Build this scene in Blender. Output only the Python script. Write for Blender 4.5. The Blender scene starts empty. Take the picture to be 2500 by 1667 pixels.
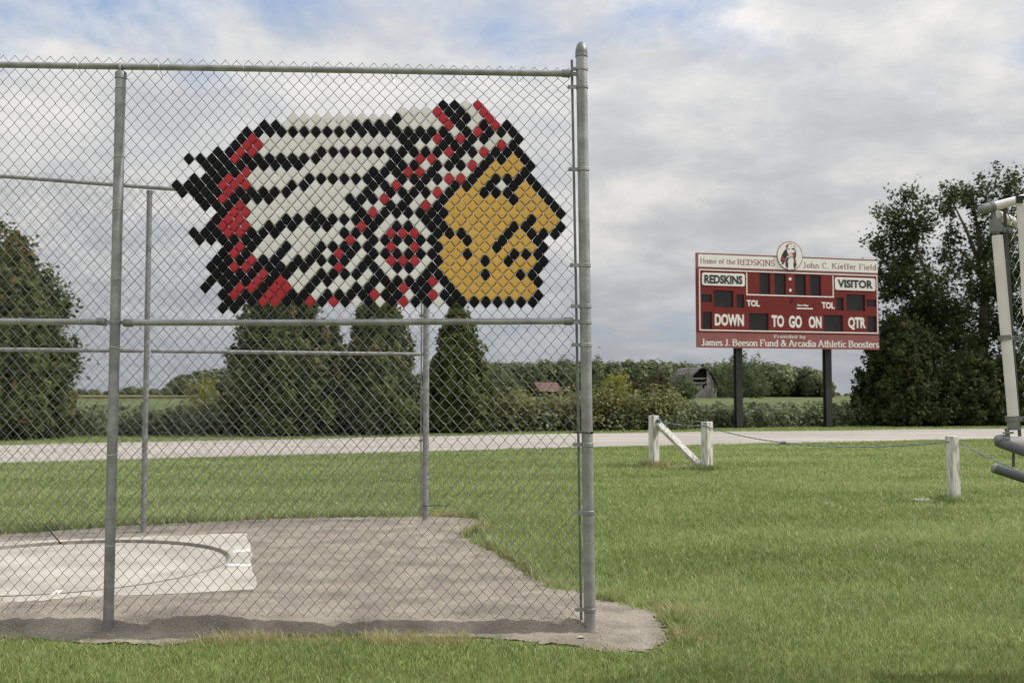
import bpy, math, random
import numpy as np
from mathutils import Vector, Matrix

random.seed(7)
RNG = np.random.default_rng(11)
sc = bpy.context.scene
C = sc.collection

# ------------------------------------------------------------------ camera
HC = 1.35                      # eye height
FPX = 2431.0                   # focal length in pixels of the 2500 px wide photograph
HOR = 962.0                    # horizon row of the photograph
TH = math.atan((HOR - 833.5) / FPX)
cam_d = bpy.data.cameras.new("camera")
cam = bpy.data.objects.new("camera", cam_d)
C.objects.link(cam)
cam.location = (0, 0, HC)
cam.rotation_euler = (math.pi / 2 + TH, 0, 0)
cam_d.lens = 35.0
cam_d.sensor_width = 36.0
cam_d.clip_start = 0.1
cam_d.clip_end = 4000
cam_d.dof.use_dof = True
cam_d.dof.focus_distance = 5.8
cam_d.dof.aperture_fstop = 4.0
sc.camera = cam

# ------------------------------------------------------------------ light
SUN_AZ = math.radians(4.0)     # measured from +X towards +Y
SUN_EL = math.radians(47.0)
sun_d = bpy.data.lights.new("sun", 'SUN')
sun_d.energy = 2.9
sun_d.angle = math.radians(0.6)
sun_d.color = (1.0, 0.95, 0.87)
sun = bpy.data.objects.new("sun", sun_d)
C.objects.link(sun)
sdir = Vector((math.cos(SUN_EL) * math.cos(SUN_AZ), math.cos(SUN_EL) * math.sin(SUN_AZ), math.sin(SUN_EL)))
sun.rotation_euler = sdir.to_track_quat('Z', 'Y').to_euler()

w = bpy.data.worlds.new("World")
sc.world = w
w.use_nodes = True
nt = w.node_tree
nt.nodes.clear()
N = nt.nodes.new
L = nt.links.new
out = N('ShaderNodeOutputWorld')
bg = N('ShaderNodeBackground')
bg.inputs['Strength'].default_value = 0.1
L(bg.outputs[0], out.inputs[0])
sky = N('ShaderNodeTexSky')
sky.sky_type = 'NISHITA'
sky.sun_disc = False
sky.sun_elevation = SUN_EL
sky.sun_rotation = math.pi / 2 - SUN_AZ
sky.air_density = 1.0
sky.dust_density = 1.5
tc = N('ShaderNodeTexCoord')
sep = N('ShaderNodeSeparateXYZ')
L(tc.outputs['Generated'], sep.inputs[0])


def wmath(op, a, b=None, clamp=False):
    n = N('ShaderNodeMath')
    n.operation = op
    n.use_clamp = clamp
    for i, v in enumerate((a, b)):
        if v is None:
            continue
        if isinstance(v, (int, float)):
            n.inputs[i].default_value = v
        else:
            L(v, n.inputs[i])
    return n.outputs[0]


zc = wmath('ADD', wmath('MAXIMUM', sep.outputs[2], 0.0), 0.24)
cx = wmath('DIVIDE', sep.outputs[0], zc)
cy = wmath('DIVIDE', sep.outputs[1], zc)
cmb = N('ShaderNodeCombineXYZ')
L(cx, cmb.inputs[0])
L(cy, cmb.inputs[1])


def wnoise(scale, detail, rough, off, dist=0.0):
    mp = N('ShaderNodeMapping')
    mp.inputs['Location'].default_value = off
    L(cmb.outputs[0], mp.inputs[0])
    n = N('ShaderNodeTexNoise')
    n.inputs['Scale'].default_value = scale
    n.inputs['Detail'].default_value = detail
    n.inputs['Roughness'].default_value = rough
    n.inputs['Distortion'].default_value = dist
    L(mp.outputs[0], n.inputs['Vector'])
    return n.outputs['Fac']


def wramp(fac, stops):
    r = N('ShaderNodeValToRGB')
    while len(r.color_ramp.elements) < len(stops):
        r.color_ramp.elements.new(0.5)
    for e, (p, c) in zip(r.color_ramp.elements, stops):
        e.position = p
        e.color = (*c, 1)
    L(fac, r.inputs[0])
    return r.outputs['Color']


n_cov = wnoise(1.5, 12, 0.60, (4.364, 18.920, 0.0), 0.3)
n_cov2 = wnoise(0.45, 2, 0.5, (7.419, 11.352, 0.0), 0.0)
cov_in = wmath('ADD', n_cov, wmath('MULTIPLY', wmath('SUBTRACT', n_cov2, 0.5), 0.55))
cover = wramp(cov_in, [(0.29, (0, 0, 0)), (0.43, (1, 1, 1))])
n_shade = wnoise(3.0, 12, 0.60, (18.920, 4.364, 2.0), 0.12)
shade = wramp(n_shade, [(0.34, (3.8, 3.88, 4.06)), (0.45, (4.25, 4.29, 4.38)), (0.53, (4.85, 4.84, 4.84)), (0.65, (5.75, 5.68, 5.6))])
mixc = N('ShaderNodeMix')
mixc.data_type = 'RGBA'
L(cover, mixc.inputs['Factor'])
skyg = N('ShaderNodeMix')                       # thin haze whitening of the clear sky
skyg.data_type = 'RGBA'
skyg.inputs['Factor'].default_value = 0.55
L(sky.outputs[0], skyg.inputs[6])
skyg.inputs[7].default_value = (2.4, 3.2, 4.5, 1)
L(skyg.outputs[2], mixc.inputs[6])
low = N('ShaderNodeMapRange')                   # cloud bases seen edge-on near the horizon are bluer
low.inputs['From Min'].default_value = 0.0
low.inputs['From Max'].default_value = 0.16
low.inputs['To Min'].default_value = 0.6
low.inputs['To Max'].default_value = 0.0
L(sep.outputs[2], low.inputs[0])
lowm = N('ShaderNodeMix')
lowm.data_type = 'RGBA'
L(low.outputs[0], lowm.inputs['Factor'])
L(shade, lowm.inputs[6])
lowm.inputs[7].default_value = (3.1, 3.45, 3.95, 1)
L(lowm.outputs[2], mixc.inputs[7])
rise = wmath('ADD', 0.76, wmath('MULTIPLY', wmath('MAXIMUM', sep.outputs[2], 0.0), 1.2))   # cloud decks brighten towards the zenith
scl = N('ShaderNodeVectorMath')
scl.operation = 'SCALE'
L(mixc.outputs[2], scl.inputs[0])
L(rise, scl.inputs['Scale'])
L(scl.outputs[0], bg.inputs['Color'])

sc.view_settings.view_transform = 'Standard'
sc.view_settings.look = 'None'
sc.view_settings.gamma = 1.0
sc.view_settings.exposure = 0.45
sc.view_settings.use_curve_mapping = False
sc.render.engine = 'CYCLES'
sc.cycles.use_denoising = True
sc.cycles.max_bounces = 6
sc.cycles.transparent_max_bounces = 8
sc.cycles.filter_width = 1.3

# ------------------------------------------------------------------ projection helpers
ct, st = math.cos(TH), math.sin(TH)


def ray(px, py):
    u = (px - 1250.0) / FPX
    v = (833.5 - py) / FPX
    return u, ct - v * st, st + v * ct


def at(px, py, Y):
    """point of the vertical plane at distance Y that shows at photo pixel px, py"""
    dx, dy, dz = ray(px, py)
    s = Y / dy
    return Vector((dx * s, Y, HC + dz * s))


def gnd(px, py, z=0.0):
    dx, dy, dz = ray(px, py)
    s = (z - HC) / dz
    return Vector((dx * s, dy * s, z))


# ------------------------------------------------------------------ materials
MATS = {}


def mat(name, col, rough=0.7, metal=0.0, var=0.15, scale=8.0, bump=0.0, bscale=60.0, spec=0.5, objrand=0.0, col2=None, detail=6, coat=0.0, stretch=None, mid=(0.35, 0.65), grain=0.0, gscale=200.0, rotz=0.0):
    m = bpy.data.materials.new(name)
    m.use_nodes = True
    t = m.node_tree
    b = t.nodes['Principled BSDF']
    b.inputs['Roughness'].default_value = rough
    b.inputs['Metallic'].default_value = metal
    b.inputs['Specular IOR Level'].default_value = spec
    b.inputs['Coat Weight'].default_value = coat
    co = t.nodes.new('ShaderNodeTexCoord')
    src = co.outputs['Object']
    if stretch:
        mp = t.nodes.new('ShaderNodeMapping')
        mp.inputs['Scale'].default_value = stretch
        mp.inputs['Rotation'].default_value = (0, 0, rotz)
        t.links.new(src, mp.inputs[0])
        src = mp.outputs[0]
    n = t.nodes.new('ShaderNodeTexNoise')
    n.inputs['Scale'].default_value = scale
    n.inputs['Detail'].default_value = detail
    t.links.new(src, n.inputs['Vector'])
    r = t.nodes.new('ShaderNodeValToRGB')
    r.color_ramp.elements[0].position = mid[0]
    r.color_ramp.elements[1].position = mid[1]
    a = [max(0, c * (1 - var)) for c in col]
    c2 = col2 if col2 else [min(1, c * (1 + var)) for c in col]
    r.color_ramp.elements[0].color = (*a, 1)
    r.color_ramp.elements[1].color = (*c2, 1)
    t.links.new(n.outputs['Fac'], r.inputs[0])
    last = r.outputs['Color']
    if grain:
        ng = t.nodes.new('ShaderNodeTexNoise')
        ng.inputs['Scale'].default_value = gscale
        ng.inputs['Detail'].default_value = 3
        ng.inputs['Roughness'].default_value = 0.7
        t.links.new(src, ng.inputs['Vector'])
        gm = t.nodes.new('ShaderNodeMapRange')
        gm.inputs['From Min'].default_value = 0.3
        gm.inputs['From Max'].default_value = 0.7
        gm.inputs['To Min'].default_value = 1 - grain
        gm.inputs['To Max'].default_value = 1 + grain
        t.links.new(ng.outputs['Fac'], gm.inputs[0])
        gv = t.nodes.new('ShaderNodeVectorMath')
        gv.operation = 'SCALE'
        t.links.new(last, gv.inputs[0])
        t.links.new(gm.outputs[0], gv.inputs['Scale'])
        last = gv.outputs[0]
    if objrand:
        oi = t.nodes.new('ShaderNodeObjectInfo')
        hs = t.nodes.new('ShaderNodeHueSaturation')
        mr = t.nodes.new('ShaderNodeMapRange')
        mr.inputs['To Min'].default_value = 1 - objrand
        mr.inputs['To Max'].default_value = 1 + objrand
        t.links.new(oi.outputs['Random'], mr.inputs[0])
        t.links.new(mr.outputs[0], hs.inputs['Value'])
        t.links.new(last, hs.inputs['Color'])
        last = hs.outputs['Color']
    t.links.new(last, b.inputs['Base Color'])
    if bump:
        n2 = t.nodes.new('ShaderNodeTexNoise')
        n2.inputs['Scale'].default_value = bscale
        n2.inputs['Detail'].default_value = 5
        t.links.new(src, n2.inputs['Vector'])
        bp = t.nodes.new('ShaderNodeBump')
        bp.inputs['Strength'].default_value = bump
        bp.inputs['Distance'].default_value = 0.01
        t.links.new(n2.outputs['Fac'], bp.inputs['Height'])
        t.links.new(bp.outputs[0], b.inputs['Normal'])
    MATS[name] = m
    return m


def leafmat(name, stops, trans=0.35, rough=0.55, spec=0.25):
    """foliage: colour from the per-face attribute tint"""
    m = bpy.data.materials.new(name)
    m.use_nodes = True
    t = m.node_tree
    b = t.nodes['Principled BSDF']
    b.inputs['Roughness'].default_value = rough
    b.inputs['Specular IOR Level'].default_value = spec
    at_ = t.nodes.new('ShaderNodeAttribute')
    at_.attribute_name = 'tint'
    r = t.nodes.new('ShaderNodeValToRGB')
    while len(r.color_ramp.elements) < len(stops):
        r.color_ramp.elements.new(0.5)
    for e, (p, c) in zip(r.color_ramp.elements, stops):
        e.position = p
        e.color = (*c, 1)
    t.links.new(at_.outputs['Fac'], r.inputs[0])
    t.links.new(r.outputs['Color'], b.inputs['Base Color'])
    tr = t.nodes.new('ShaderNodeBsdfTranslucent')
    t.links.new(r.outputs['Color'], tr.inputs['Color'])
    mx = t.nodes.new('ShaderNodeMixShader')
    mx.inputs[0].default_value = trans
    t.links.new(b.outputs[0], mx.inputs[1])
    t.links.new(tr.outputs[0], mx.inputs[2])
    t.links.new(mx.outputs[0], t.nodes['Material Output'].inputs[0])
    return m


M_GALV = mat('galvanized_steel', (0.305, 0.302, 0.308), 0.5, 0.5, 0.20, 11, 0.10, 90, grain=0.12, gscale=60)
M_GALVW = mat('galvanized_wire', (0.205, 0.205, 0.207), 0.36, 0.75, 0.2, 30)
M_BAR = mat('dull_steel', (0.20, 0.205, 0.205), 0.55, 0.5, 0.2, 20)
M_TIE = mat('aluminium_wire', (0.62, 0.63, 0.64), 0.35, 0.8, 0.1, 20)
M_BLACKT = mat('black_plastic', (0.007, 0.0072, 0.0075), 0.22, 0, 0.15, 5, 0, objrand=0.25, spec=0.14)
M_WHITET = mat('white_plastic', (0.95, 0.895, 0.905), 0.25, 0, 0.03, 5, 0, objrand=0.04, spec=0.4)
M_REDT = mat('red_plastic', (0.52, 0.022, 0.034), 0.25, 0, 0.08, 5, 0, objrand=0.08, spec=0.4)
M_GOLDT = mat('gold_plastic', (0.80, 0.47, 0.098), 0.28, 0, 0.06, 5, 0, objrand=0.05, spec=0.4)
M_TIEBLK = mat('black_nylon', (0.012, 0.012, 0.013), 0.4)
M_LAWN = mat('lawn_soil', (0.15, 0.185, 0.06), 0.95, 0, 0.3, 1.3, 0.5, 40, spec=0.1, detail=10)
M_DIRT = mat('sandy_dirt', (0.236, 0.210, 0.175), 0.97, 0, 0.24, 3.2, 1.0, 45, spec=0.1, detail=14, grain=0.42, gscale=120)
M_CONC = mat('worn_concrete', (0.385, 0.362, 0.318), 0.9, 0, 0.20, 1.9, 0.25, 80, spec=0.2, detail=12, grain=0.10, gscale=90)
M_RIM = mat('weathered_rim_steel', (0.27, 0.25, 0.22), 0.7, 0.2, 0.2, 15)
M_PAINT = mat('worn_white_paint', (0.78, 0.78, 0.75), 0.8, 0, 0.08, 25, 0.1, 60)
M_ROAD = mat('gravel_road', (0.345, 0.318, 0.292), 0.97, 0, 0.15, 1.0, 0.35, 30, spec=0.1, detail=14, grain=0.22, gscale=14, stretch=(0.12, 0.9, 1), rotz=-0.40)
M_TIMBER = mat('peeling_white_paint', (0.36, 0.33, 0.28), 0.9, 0, 0.3, 7, 0.4, 40, spec=0.2, col2=(0.64, 0.63, 0.585), detail=10, stretch=(3, 3, 0.55), mid=(0.33, 0.52))
M_TTOP = mat('bare_timber', (0.42, 0.38, 0.31), 0.95, 0, 0.25, 9, 0.3, 40)
M_ROPE = mat('blue_rope', (0.09, 0.14, 0.19), 0.85, 0, 0.3, 40, col2=(0.25, 0.31, 0.35))
M_SBRED = mat('scoreboard_red', (0.168, 0.017, 0.014), 0.65, 0, 0.13, 1.5, spec=0.3)
M_SBFADE = mat('faded_red', (0.26, 0.085, 0.078), 0.6, 0, 0.10, 1.2)
M_SBWHITE = mat('scoreboard_white', (0.78, 0.78, 0.74), 0.5, 0, 0.03, 2)
M_SBDARK = mat('digit_window_dark', (0.013, 0.014, 0.013), 0.35, 0, 0.1, 4)
M_SBBLACK = mat('letter_black', (0.012, 0.013, 0.013), 0.5)
M_SBPOST = mat('dark_steel_post', (0.035, 0.032, 0.032), 0.6, 0.2, 0.2, 6)
M_SBMAROON = mat('maroon_print', (0.30, 0.06, 0.065), 0.6)
M_WPIPE = mat('white_painted_pipe', (0.73, 0.685, 0.685), 0.4, 0, 0.06, 10, spec=0.4)
M_FIT = mat('grey_pipe_fitting', (0.22, 0.225, 0.22), 0.5, 0.5, 0.15, 25)
M_FITD = mat('dark_grey_pipe', (0.085, 0.087, 0.086), 0.5, 0.3, 0.1, 12)
M_BARK = mat('grey_bark', (0.10, 0.080, 0.060), 0.95, 0, 0.35, 6, 0.6, 20, stretch=(3, 3, 0.6))
M_BARNW = mat('weathered_boards', (0.26, 0.25, 0.23), 0.95, 0, 0.25, 3, stretch=(4, 4, 0.4))
M_BARNR = mat('old_shingle_roof', (0.12, 0.108, 0.104), 0.95, 0, 0.2, 4)
M_BARNIN = mat('interior_shade', (0.015, 0.014, 0.012), 0.95)  # near-black: the barn's interior shade is put into the colour
M_REDROOF = mat('rusty_red_roof', (0.125, 0.062, 0.055), 0.8, 0, 0.15, 2)
M_STONE = mat('pale_stone', (0.42, 0.38, 0.29), 0.95, 0, 0.2, 30, 0.5, 60)
M_FIELD = mat('soybean_canopy', (0.095, 0.12, 0.048), 0.95, 0, 0.25, 0.25, 0.6, 3, spec=0.1, detail=10)
M_GOLDFIELD = mat('ripening_field', (0.20, 0.175, 0.07), 0.95, 0, 0.2, 0.3)

L_GRASS = leafmat('grass_blades', [(0.0, (0.070, 0.118, 0.025)), (0.42, (0.232, 0.305, 0.088)), (0.72, (0.46, 0.51, 0.25)), (0.9, (0.40, 0.34, 0.17)), (1.0, (0.46, 0.34, 0.19))], 0.42, 0.45, 0.4)
L_ARBOR = leafmat('arborvitae_sprays', [(0.0, (0.026, 0.038, 0.011)), (0.5, (0.088, 0.118, 0.032)), (0.8, (0.15, 0.172, 0.055)), (0.9, (0.18, 0.135, 0.05)), (1.0, (0.20, 0.115, 0.05))], 0.33, 0.7, 0.12)
L_CEDAR = leafmat('cedar_sprays', [(0.0, (0.018, 0.026, 0.010)), (0.5, (0.045, 0.058, 0.019)), (0.85, (0.08, 0.09, 0.03)), (1.0, (0.10, 0.07, 0.035))], 0.2, 0.75, 0.1)
L_LEAF = leafmat('tree_leaves', [(0.0, (0.028, 0.042, 0.014)), (0.6, (0.058, 0.080, 0.026)), (1.0, (0.105, 0.122, 0.048))], 0.32, 0.5, 0.2)
L_WOOD = leafmat('woodland_leaves', [(0.0, (0.058, 0.078, 0.040)), (0.5, (0.13, 0.16, 0.078)), (1.0, (0.23, 0.25, 0.115))], 0.3, 0.6, 0.15)
L_YELLOW = leafmat('yellowing_leaves', [(0.0, (0.12, 0.15, 0.03)), (0.6, (0.26, 0.27, 0.05)), (1.0, (0.48, 0.34, 0.06))], 0.3)
L_RUSTY = leafmat('rusty_leaves', [(0.0, (0.04, 0.05, 0.02)), (0.6, (0.075, 0.075, 0.03)), (1.0, (0.14, 0.085, 0.04))], 0.3)
L_WEED = leafmat('weed_leaves', [(0.0, (0.075, 0.09, 0.03)), (0.5, (0.165, 0.18, 0.062)), (0.85, (0.25, 0.25, 0.10)), (1.0, (0.30, 0.21, 0.11))], 0.40)
L_SOY = leafmat('soybean_leaves', [(0.0, (0.05, 0.07, 0.027)), (0.55, (0.145, 0.178, 0.078)), (1.0, (0.24, 0.27, 0.15))], 0.40, 0.5, 0.35)

# ------------------------------------------------------------------ geometry helpers
BASE = {}


class MB:
    def __init__(self):
        self.v, self.f = [], []

    def add(self, vs, fs):
        o = len(self.v)
        self.v += [tuple(p) for p in vs]
        self.f += [tuple(o + i for i in q) for q in fs]
        return self

    def box(self, c, s, rot=None):
        c = Vector(c)
        vs = []
        for dz in (-.5, .5):
            for dx, dy in ((-.5, -.5), (.5, -.5), (.5, .5), (-.5, .5)):
                p = Vector((dx * s[0], dy * s[1], dz * s[2]))
                if rot is not None:
                    p = rot @ p
                vs.append(c + p)
        return self.add(vs, [(3, 2, 1, 0), (4, 5, 6, 7), (0, 1, 5, 4), (1, 2, 6, 5), (2, 3, 7, 6), (3, 0, 4, 7)])

    def tube(self, pts, r, n=10, caps=True):
        pts = [Vector(p) for p in pts]
        rs = r if isinstance(r, (list, tuple)) else [r] * len(pts)
        up = None
        vs, fs = [], []
        for i, p in enumerate(pts):
            a = pts[max(0, i - 1)]
            b = pts[min(len(pts) - 1, i + 1)]
            d = (b - a).normalized()
            if up is None:
                up = Vector((0, 0, 1)) if abs(d.z) < 0.9 else Vector((0, 1, 0))
            x = d.cross(up).normalized()
            up = x.cross(d).normalized()
            for k in range(n):
                t = 2 * math.pi * k / n
                vs.append(p + (x * math.cos(t) + up * math.sin(t)) * rs[i])
        for i in range(len(pts) - 1):
            for k in range(n):
                k2 = (k + 1) % n
                fs.append((i * n + k, i * n + k2, (i + 1) * n + k2, (i + 1) * n + k))
        if caps:
            fs.append(tuple(range(n)))
            fs.append(tuple((len(pts) - 1) * n + k for k in reversed(range(n))))
        return self.add(vs, fs)

    def lathe(self, p, prof, d=(0, 0, 1), n=14):
        """prof: list of (radius, height along d)"""
        d = Vector(d).normalized()
        x = d.orthogonal().normalized()
        y = d.cross(x)
        p = Vector(p)
        vs, fs = [], []
        for r, h in prof:
            for k in range(n):
                t = 2 * math.pi * k / n
                vs.append(p + d * h + (x * math.cos(t) + y * math.sin(t)) * r)
        for i in range(len(prof) - 1):
            for k in range(n):
                k2 = (k + 1) % n
                fs.append((i * n + k, i * n + k2, (i + 1) * n + k2, (i + 1) * n + k))
        fs.append(tuple(reversed(range(n))))
        fs.append(tuple((len(prof) - 1) * n + k for k in range(n)))
        return self.add(vs, fs)

    def prism(self, poly, depth):
        """poly: list of 3D points (convex or not, planar), extruded by vector depth"""
        n = len(poly)
        dv = Vector(depth)
        vs = [Vector(p) for p in poly] + [Vector(p) + dv for p in poly]
        fs = [tuple(range(n)), tuple(reversed(range(n, 2 * n)))]
        for k in range(n):
            k2 = (k + 1) % n
            fs.append((k2, k, n + k, n + k2))
        return self.add(vs, fs)


def base_of(parent):
    b = Vector((0, 0, 0))
    while parent is not None:
        b = b + parent.location
        parent = parent.parent
    return b


def obj(name, mb, m, parent=None, smooth=False, loc=None):
    me = bpy.data.meshes.new(name)
    off = base_of(parent)
    if loc is not None:
        off = off + Vector(loc)
    me.from_pydata([tuple(Vector(v) - off) for v in mb.v], [], mb.f)
    me.materials.append(m)
    if smooth:
        me.polygons.foreach_set('use_smooth', [True] * len(me.polygons))
        me.set_sharp_from_angle(angle=math.radians(40))
    me.update()
    o = bpy.data.objects.new(name, me)
    C.objects.link(o)
    if loc is not None:
        o.location = loc
    if parent is not None:
        o.parent = parent
    return o


def thing(name, loc, label, cat, group=None):
    o = bpy.data.objects.new(name, None)
    o.empty_display_size = 0.1
    C.objects.link(o)
    o.location = loc
    o['label'] = label
    o['category'] = cat
    if group:
        o['group'] = group
    return o


def tag(o, label=None, cat=None, group=None, kind=None):
    for k, v in (('label', label), ('category', cat), ('group', group), ('kind', kind)):
        if v:
            o[k] = v
    return o


def npmesh(name, verts, quads, m, parent=None, tint=None, smooth=False, tris=None):
    """fast mesh from numpy arrays"""
    me = bpy.data.meshes.new(name)
    verts = np.asarray(verts, dtype=np.float32)
    off = base_of(parent)
    verts = verts - np.array([off.x, off.y, off.z], dtype=np.float32)
    nq = 0 if quads is None else len(quads)
    ntr = 0 if tris is None else len(tris)
    me.vertices.add(len(verts))
    me.vertices.foreach_set('co', verts.ravel())
    me.loops.add(nq * 4 + ntr * 3)
    idx = []
    if nq:
        idx.append(np.asarray(quads, dtype=np.int32).ravel())
    if ntr:
        idx.append(np.asarray(tris, dtype=np.int32).ravel())
    me.loops.foreach_set('vertex_index', np.concatenate(idx))
    me.polygons.add(nq + ntr)
    starts = np.concatenate([np.arange(nq) * 4, nq * 4 + np.arange(ntr) * 3]).astype(np.int32)
    me.polygons.foreach_set('loop_start', starts)
    if smooth:
        me.polygons.foreach_set('use_smooth', np.ones(nq + ntr, dtype=bool))
    if tint is not None:
        a = me.attributes.new('tint', 'FLOAT', 'FACE')
        a.data.foreach_set('value', np.asarray(tint, dtype=np.float32))
    me.materials.append(m)
    me.update(calc_edges=True)
    o = bpy.data.objects.new(name, me)
    C.objects.link(o)
    if parent is not None:
        o.parent = parent
    return o


def leaves(name, cen, nrm, size, m, tint, parent=None, aspect=0.55, rng=RNG):
    """kite shaped leaves at cen (N,3) roughly facing nrm (N,3)"""
    n = len(cen)
    nrm = nrm / (np.linalg.norm(nrm, axis=1, keepdims=True) + 1e-9)
    a = rng.normal(size=(n, 3))
    a -= nrm * np.sum(a * nrm, axis=1, keepdims=True)
    a /= (np.linalg.norm(a, axis=1, keepdims=True) + 1e-9)
    b = np.cross(nrm, a)
    s = size[:, None]
    v0 = cen - a * s * 0.5
    v1 = cen + b * s * aspect * 0.5 + a * s * 0.05
    v2 = cen + a * s * 0.5
    v3 = cen - b * s * aspect * 0.5 + a * s * 0.05
    verts = np.stack([v0, v1, v2, v3], axis=1).reshape(-1, 3)
    quads = np.arange(n * 4).reshape(n, 4)
    return npmesh(name, verts, quads, m, parent, tint)


def inpoly(x, y, poly):
    poly = np.asarray(poly)
    inside = np.zeros(x.shape, bool)
    n = len(poly)
    j = n - 1
    for i in range(n):
        xi, yi = poly[i]
        xj, yj = poly[j]
        c = ((yi > y) != (yj > y)) & (x < (xj - xi) * (y - yi) / (yj - yi + 1e-12) + xi)
        inside ^= c
        j = i
    return inside


def wob(x, y, f=1.0, s=0.0):
    """smooth pseudo noise in about -1..1"""
    x = np.asarray(x) * f
    y = np.asarray(y) * f
    return (np.sin(x * 1.7 + 1.3 * np.sin(y * 1.1 + s) + s) + np.sin(y * 2.3 + 1.7 * np.sin(x * 0.9 - s) + 2 * s)
            + 0.6 * np.sin(x * 4.1 - y * 3.3 + 3 * s) + 0.5 * np.sin(x * 7.3 + y * 6.1 + 5 * s)) / 3.1


# ------------------------------------------------------------------ the ground
YF = 5.76                       # distance of the near fence


def height(x, y):
    """low mound of soil under the near fence, steep on the camera's side"""
    x = np.asarray(x, float)
    y = np.asarray(y, float)
    h = 0.047 + 0.013 * np.sin(x * 2.6 + 0.5) + 0.010 * np.sin(x * 6.3)
    h = h * np.clip(1 - (x + 0.3) * 0.42, 0.0, 1.0) + 0.012
    h = h * np.clip((0.62 - x) * 4.0, 0, 1)
    edge = YF + 0.05 + 0.02 * np.sin(x * 5.1) + 0.015 * np.sin(x * 11.0) + 0.012 * np.sin(x * 29.0 + 1) + 0.008 * np.sin(x * 53.0)
    front = np.clip((y - (edge - 0.10)) / 0.10, 0, 1)
    front = front * front * (3 - 2 * front)
    back = np.clip(1 - (y - edge - 0.25) / 1.0, 0, 1)
    return h * front * (back * back * (3 - 2 * back))


dirt_px = [(-420, 1325), (0, 1305), (200, 1291), (420, 1278), (620, 1268), (800, 1263), (960, 1262), (1080, 1262), (1165, 1266), (1190, 1275), (1150, 1290), (1130, 1308),
           (1165, 1328), (1215, 1350), (1262, 1382), (1310, 1412), (1345, 1436), (1395, 1440), (1440, 1452), (1500, 1470), (1570, 1482), (1605, 1502), (1628, 1528), (1632, 1566), (1580, 1590),
           (1470, 1590), (1380, 1578), (1300, 1568), (1180, 1558), (1060, 1558), (940, 1552), (800, 1550), (640, 1556), (500, 1562), (380, 1578), (240, 1572), (100, 1562), (-100, 1558), (-420, 1556)]
dirt_poly = [tuple(gnd(*p)[:2]) for p in dirt_px]

lawn = MB()
gx = [-900, -60, -20, -8, 8, 20, 60, 900]
gy = [-30, 0, 4, 12, 30, 60, 300, 2500]
for yy in gy:
    for xx in gx:
        lawn.v.append((xx, yy, -0.004))
for j in range(len(gy) - 1):
    for i in range(len(gx) - 1):
        a = j * len(gx) + i
        lawn.f.append((a, a + 1, a + 1 + len(gx), a + len(gx)))
tag(obj('lawn', lawn, M_LAWN), kind='structure')

# bare soil of the throwing area: a fine grid kept inside the outline
xs = np.linspace(-6.2, 1.15, 300)
ys = np.concatenate([np.linspace(4.9, 6.3, 110), np.linspace(6.32, 11.3, 110)])
X, Y = np.meshgrid(xs, ys)
Zg = height(X, Y) + 0.004 + 0.0055 * wob(X, Y, 6.0) + 0.006 * wob(X, Y, 17.0, 1.3) + 0.0045 * wob(X, Y, 37.0, 0.4)
pa = (X + 3.49) * 0.963 + (Y - 7.80) * 0.273
pb = -(X + 3.49) * 0.273 + (Y - 7.80) * 0.963
Zg = np.where((np.abs(pa) < 1.39) & (np.abs(pb) < 1.39), -0.015, Zg)
ins = inpoly(X + 0.035 * wob(X, Y, 9.0) + 0.02 * wob(X, Y, 31.0, 1.0), Y + 0.03 * wob(X, Y, 8.0, 2.0) + 0.02 * wob(X, Y, 27.0, 0.5), dirt_poly)
idx = np.arange(X.size).reshape(X.shape)
keep = ins[:-1, :-1] & ins[1:, :-1] & ins[:-1, 1:] & ins[1:, 1:]
q = np.stack([idx[:-1, :-1], idx[:-1, 1:], idx[1:, 1:], idx[1:, :-1]], axis=-1)[keep]
dv = np.stack([X.ravel(), Y.ravel(), Zg.ravel()], axis=1)
o = npmesh('dirt', dv, q, M_DIRT, smooth=True)
tag(o, kind='structure')

# gravel road crossing behind the lawn
near_edge = [(-70, -4.5), (-30, 11.2), (-10.0, 19.5), (1.6, 25.3), (14.7, 30.2), (30, 36.2), (90, 58)]
far_edge = [(-70, 3.5), (-30, 19.6), (-13.6, 26.5), (2.1, 34.3), (19.3, 39.3), (34, 44), (90, 64)]
rd = MB()
NR = 60


def lerp_line(pl, t):
    xs_ = [p[0] for p in pl]
    x = xs_[0] + (xs_[-1] - xs_[0]) * t
    return x, float(np.interp(x, xs_, [p[1] for p in pl]))


for k in range(NR + 1):
    a = lerp_line(near_edge, k / NR)
    b = lerp_line(far_edge, k / NR)
    wv = 0.12 * math.sin(k * 1.9) + 0.08 * math.sin(k * 4.3)
    rd.v += [(a[0], a[1] + wv, 0.004), ((a[0] + b[0]) / 2, (a[1] + b[1]) / 2, 0.05), (b[0], b[1] - wv, 0.004)]
for k in range(NR):
    for j in (0, 1):
        rd.f.append((k * 3 + j, k * 3 + 3 + j, k * 3 + 4 + j, k * 3 + 1 + j))
tag(obj('gravel_road', rd, M_ROAD, smooth=True), kind='structure')


def plant_line(x):
    t_ = np.clip((np.asarray(x, float) - 5.5) / 3.0, 0, 1)
    return 35.6 + 0.30 * np.asarray(x, float) + 1.7 * t_ * t_ * (3 - 2 * t_)


def road_mask(x, y):
    ny = np.interp(x, [p[0] for p in near_edge], [p[1] for p in near_edge])
    fy = np.interp(x, [p[0] for p in far_edge], [p[1] for p in far_edge])
    jit = 0.18 * wob(x, y, 1.7)
    return (y > ny + jit) & (y < fy + jit)


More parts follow.
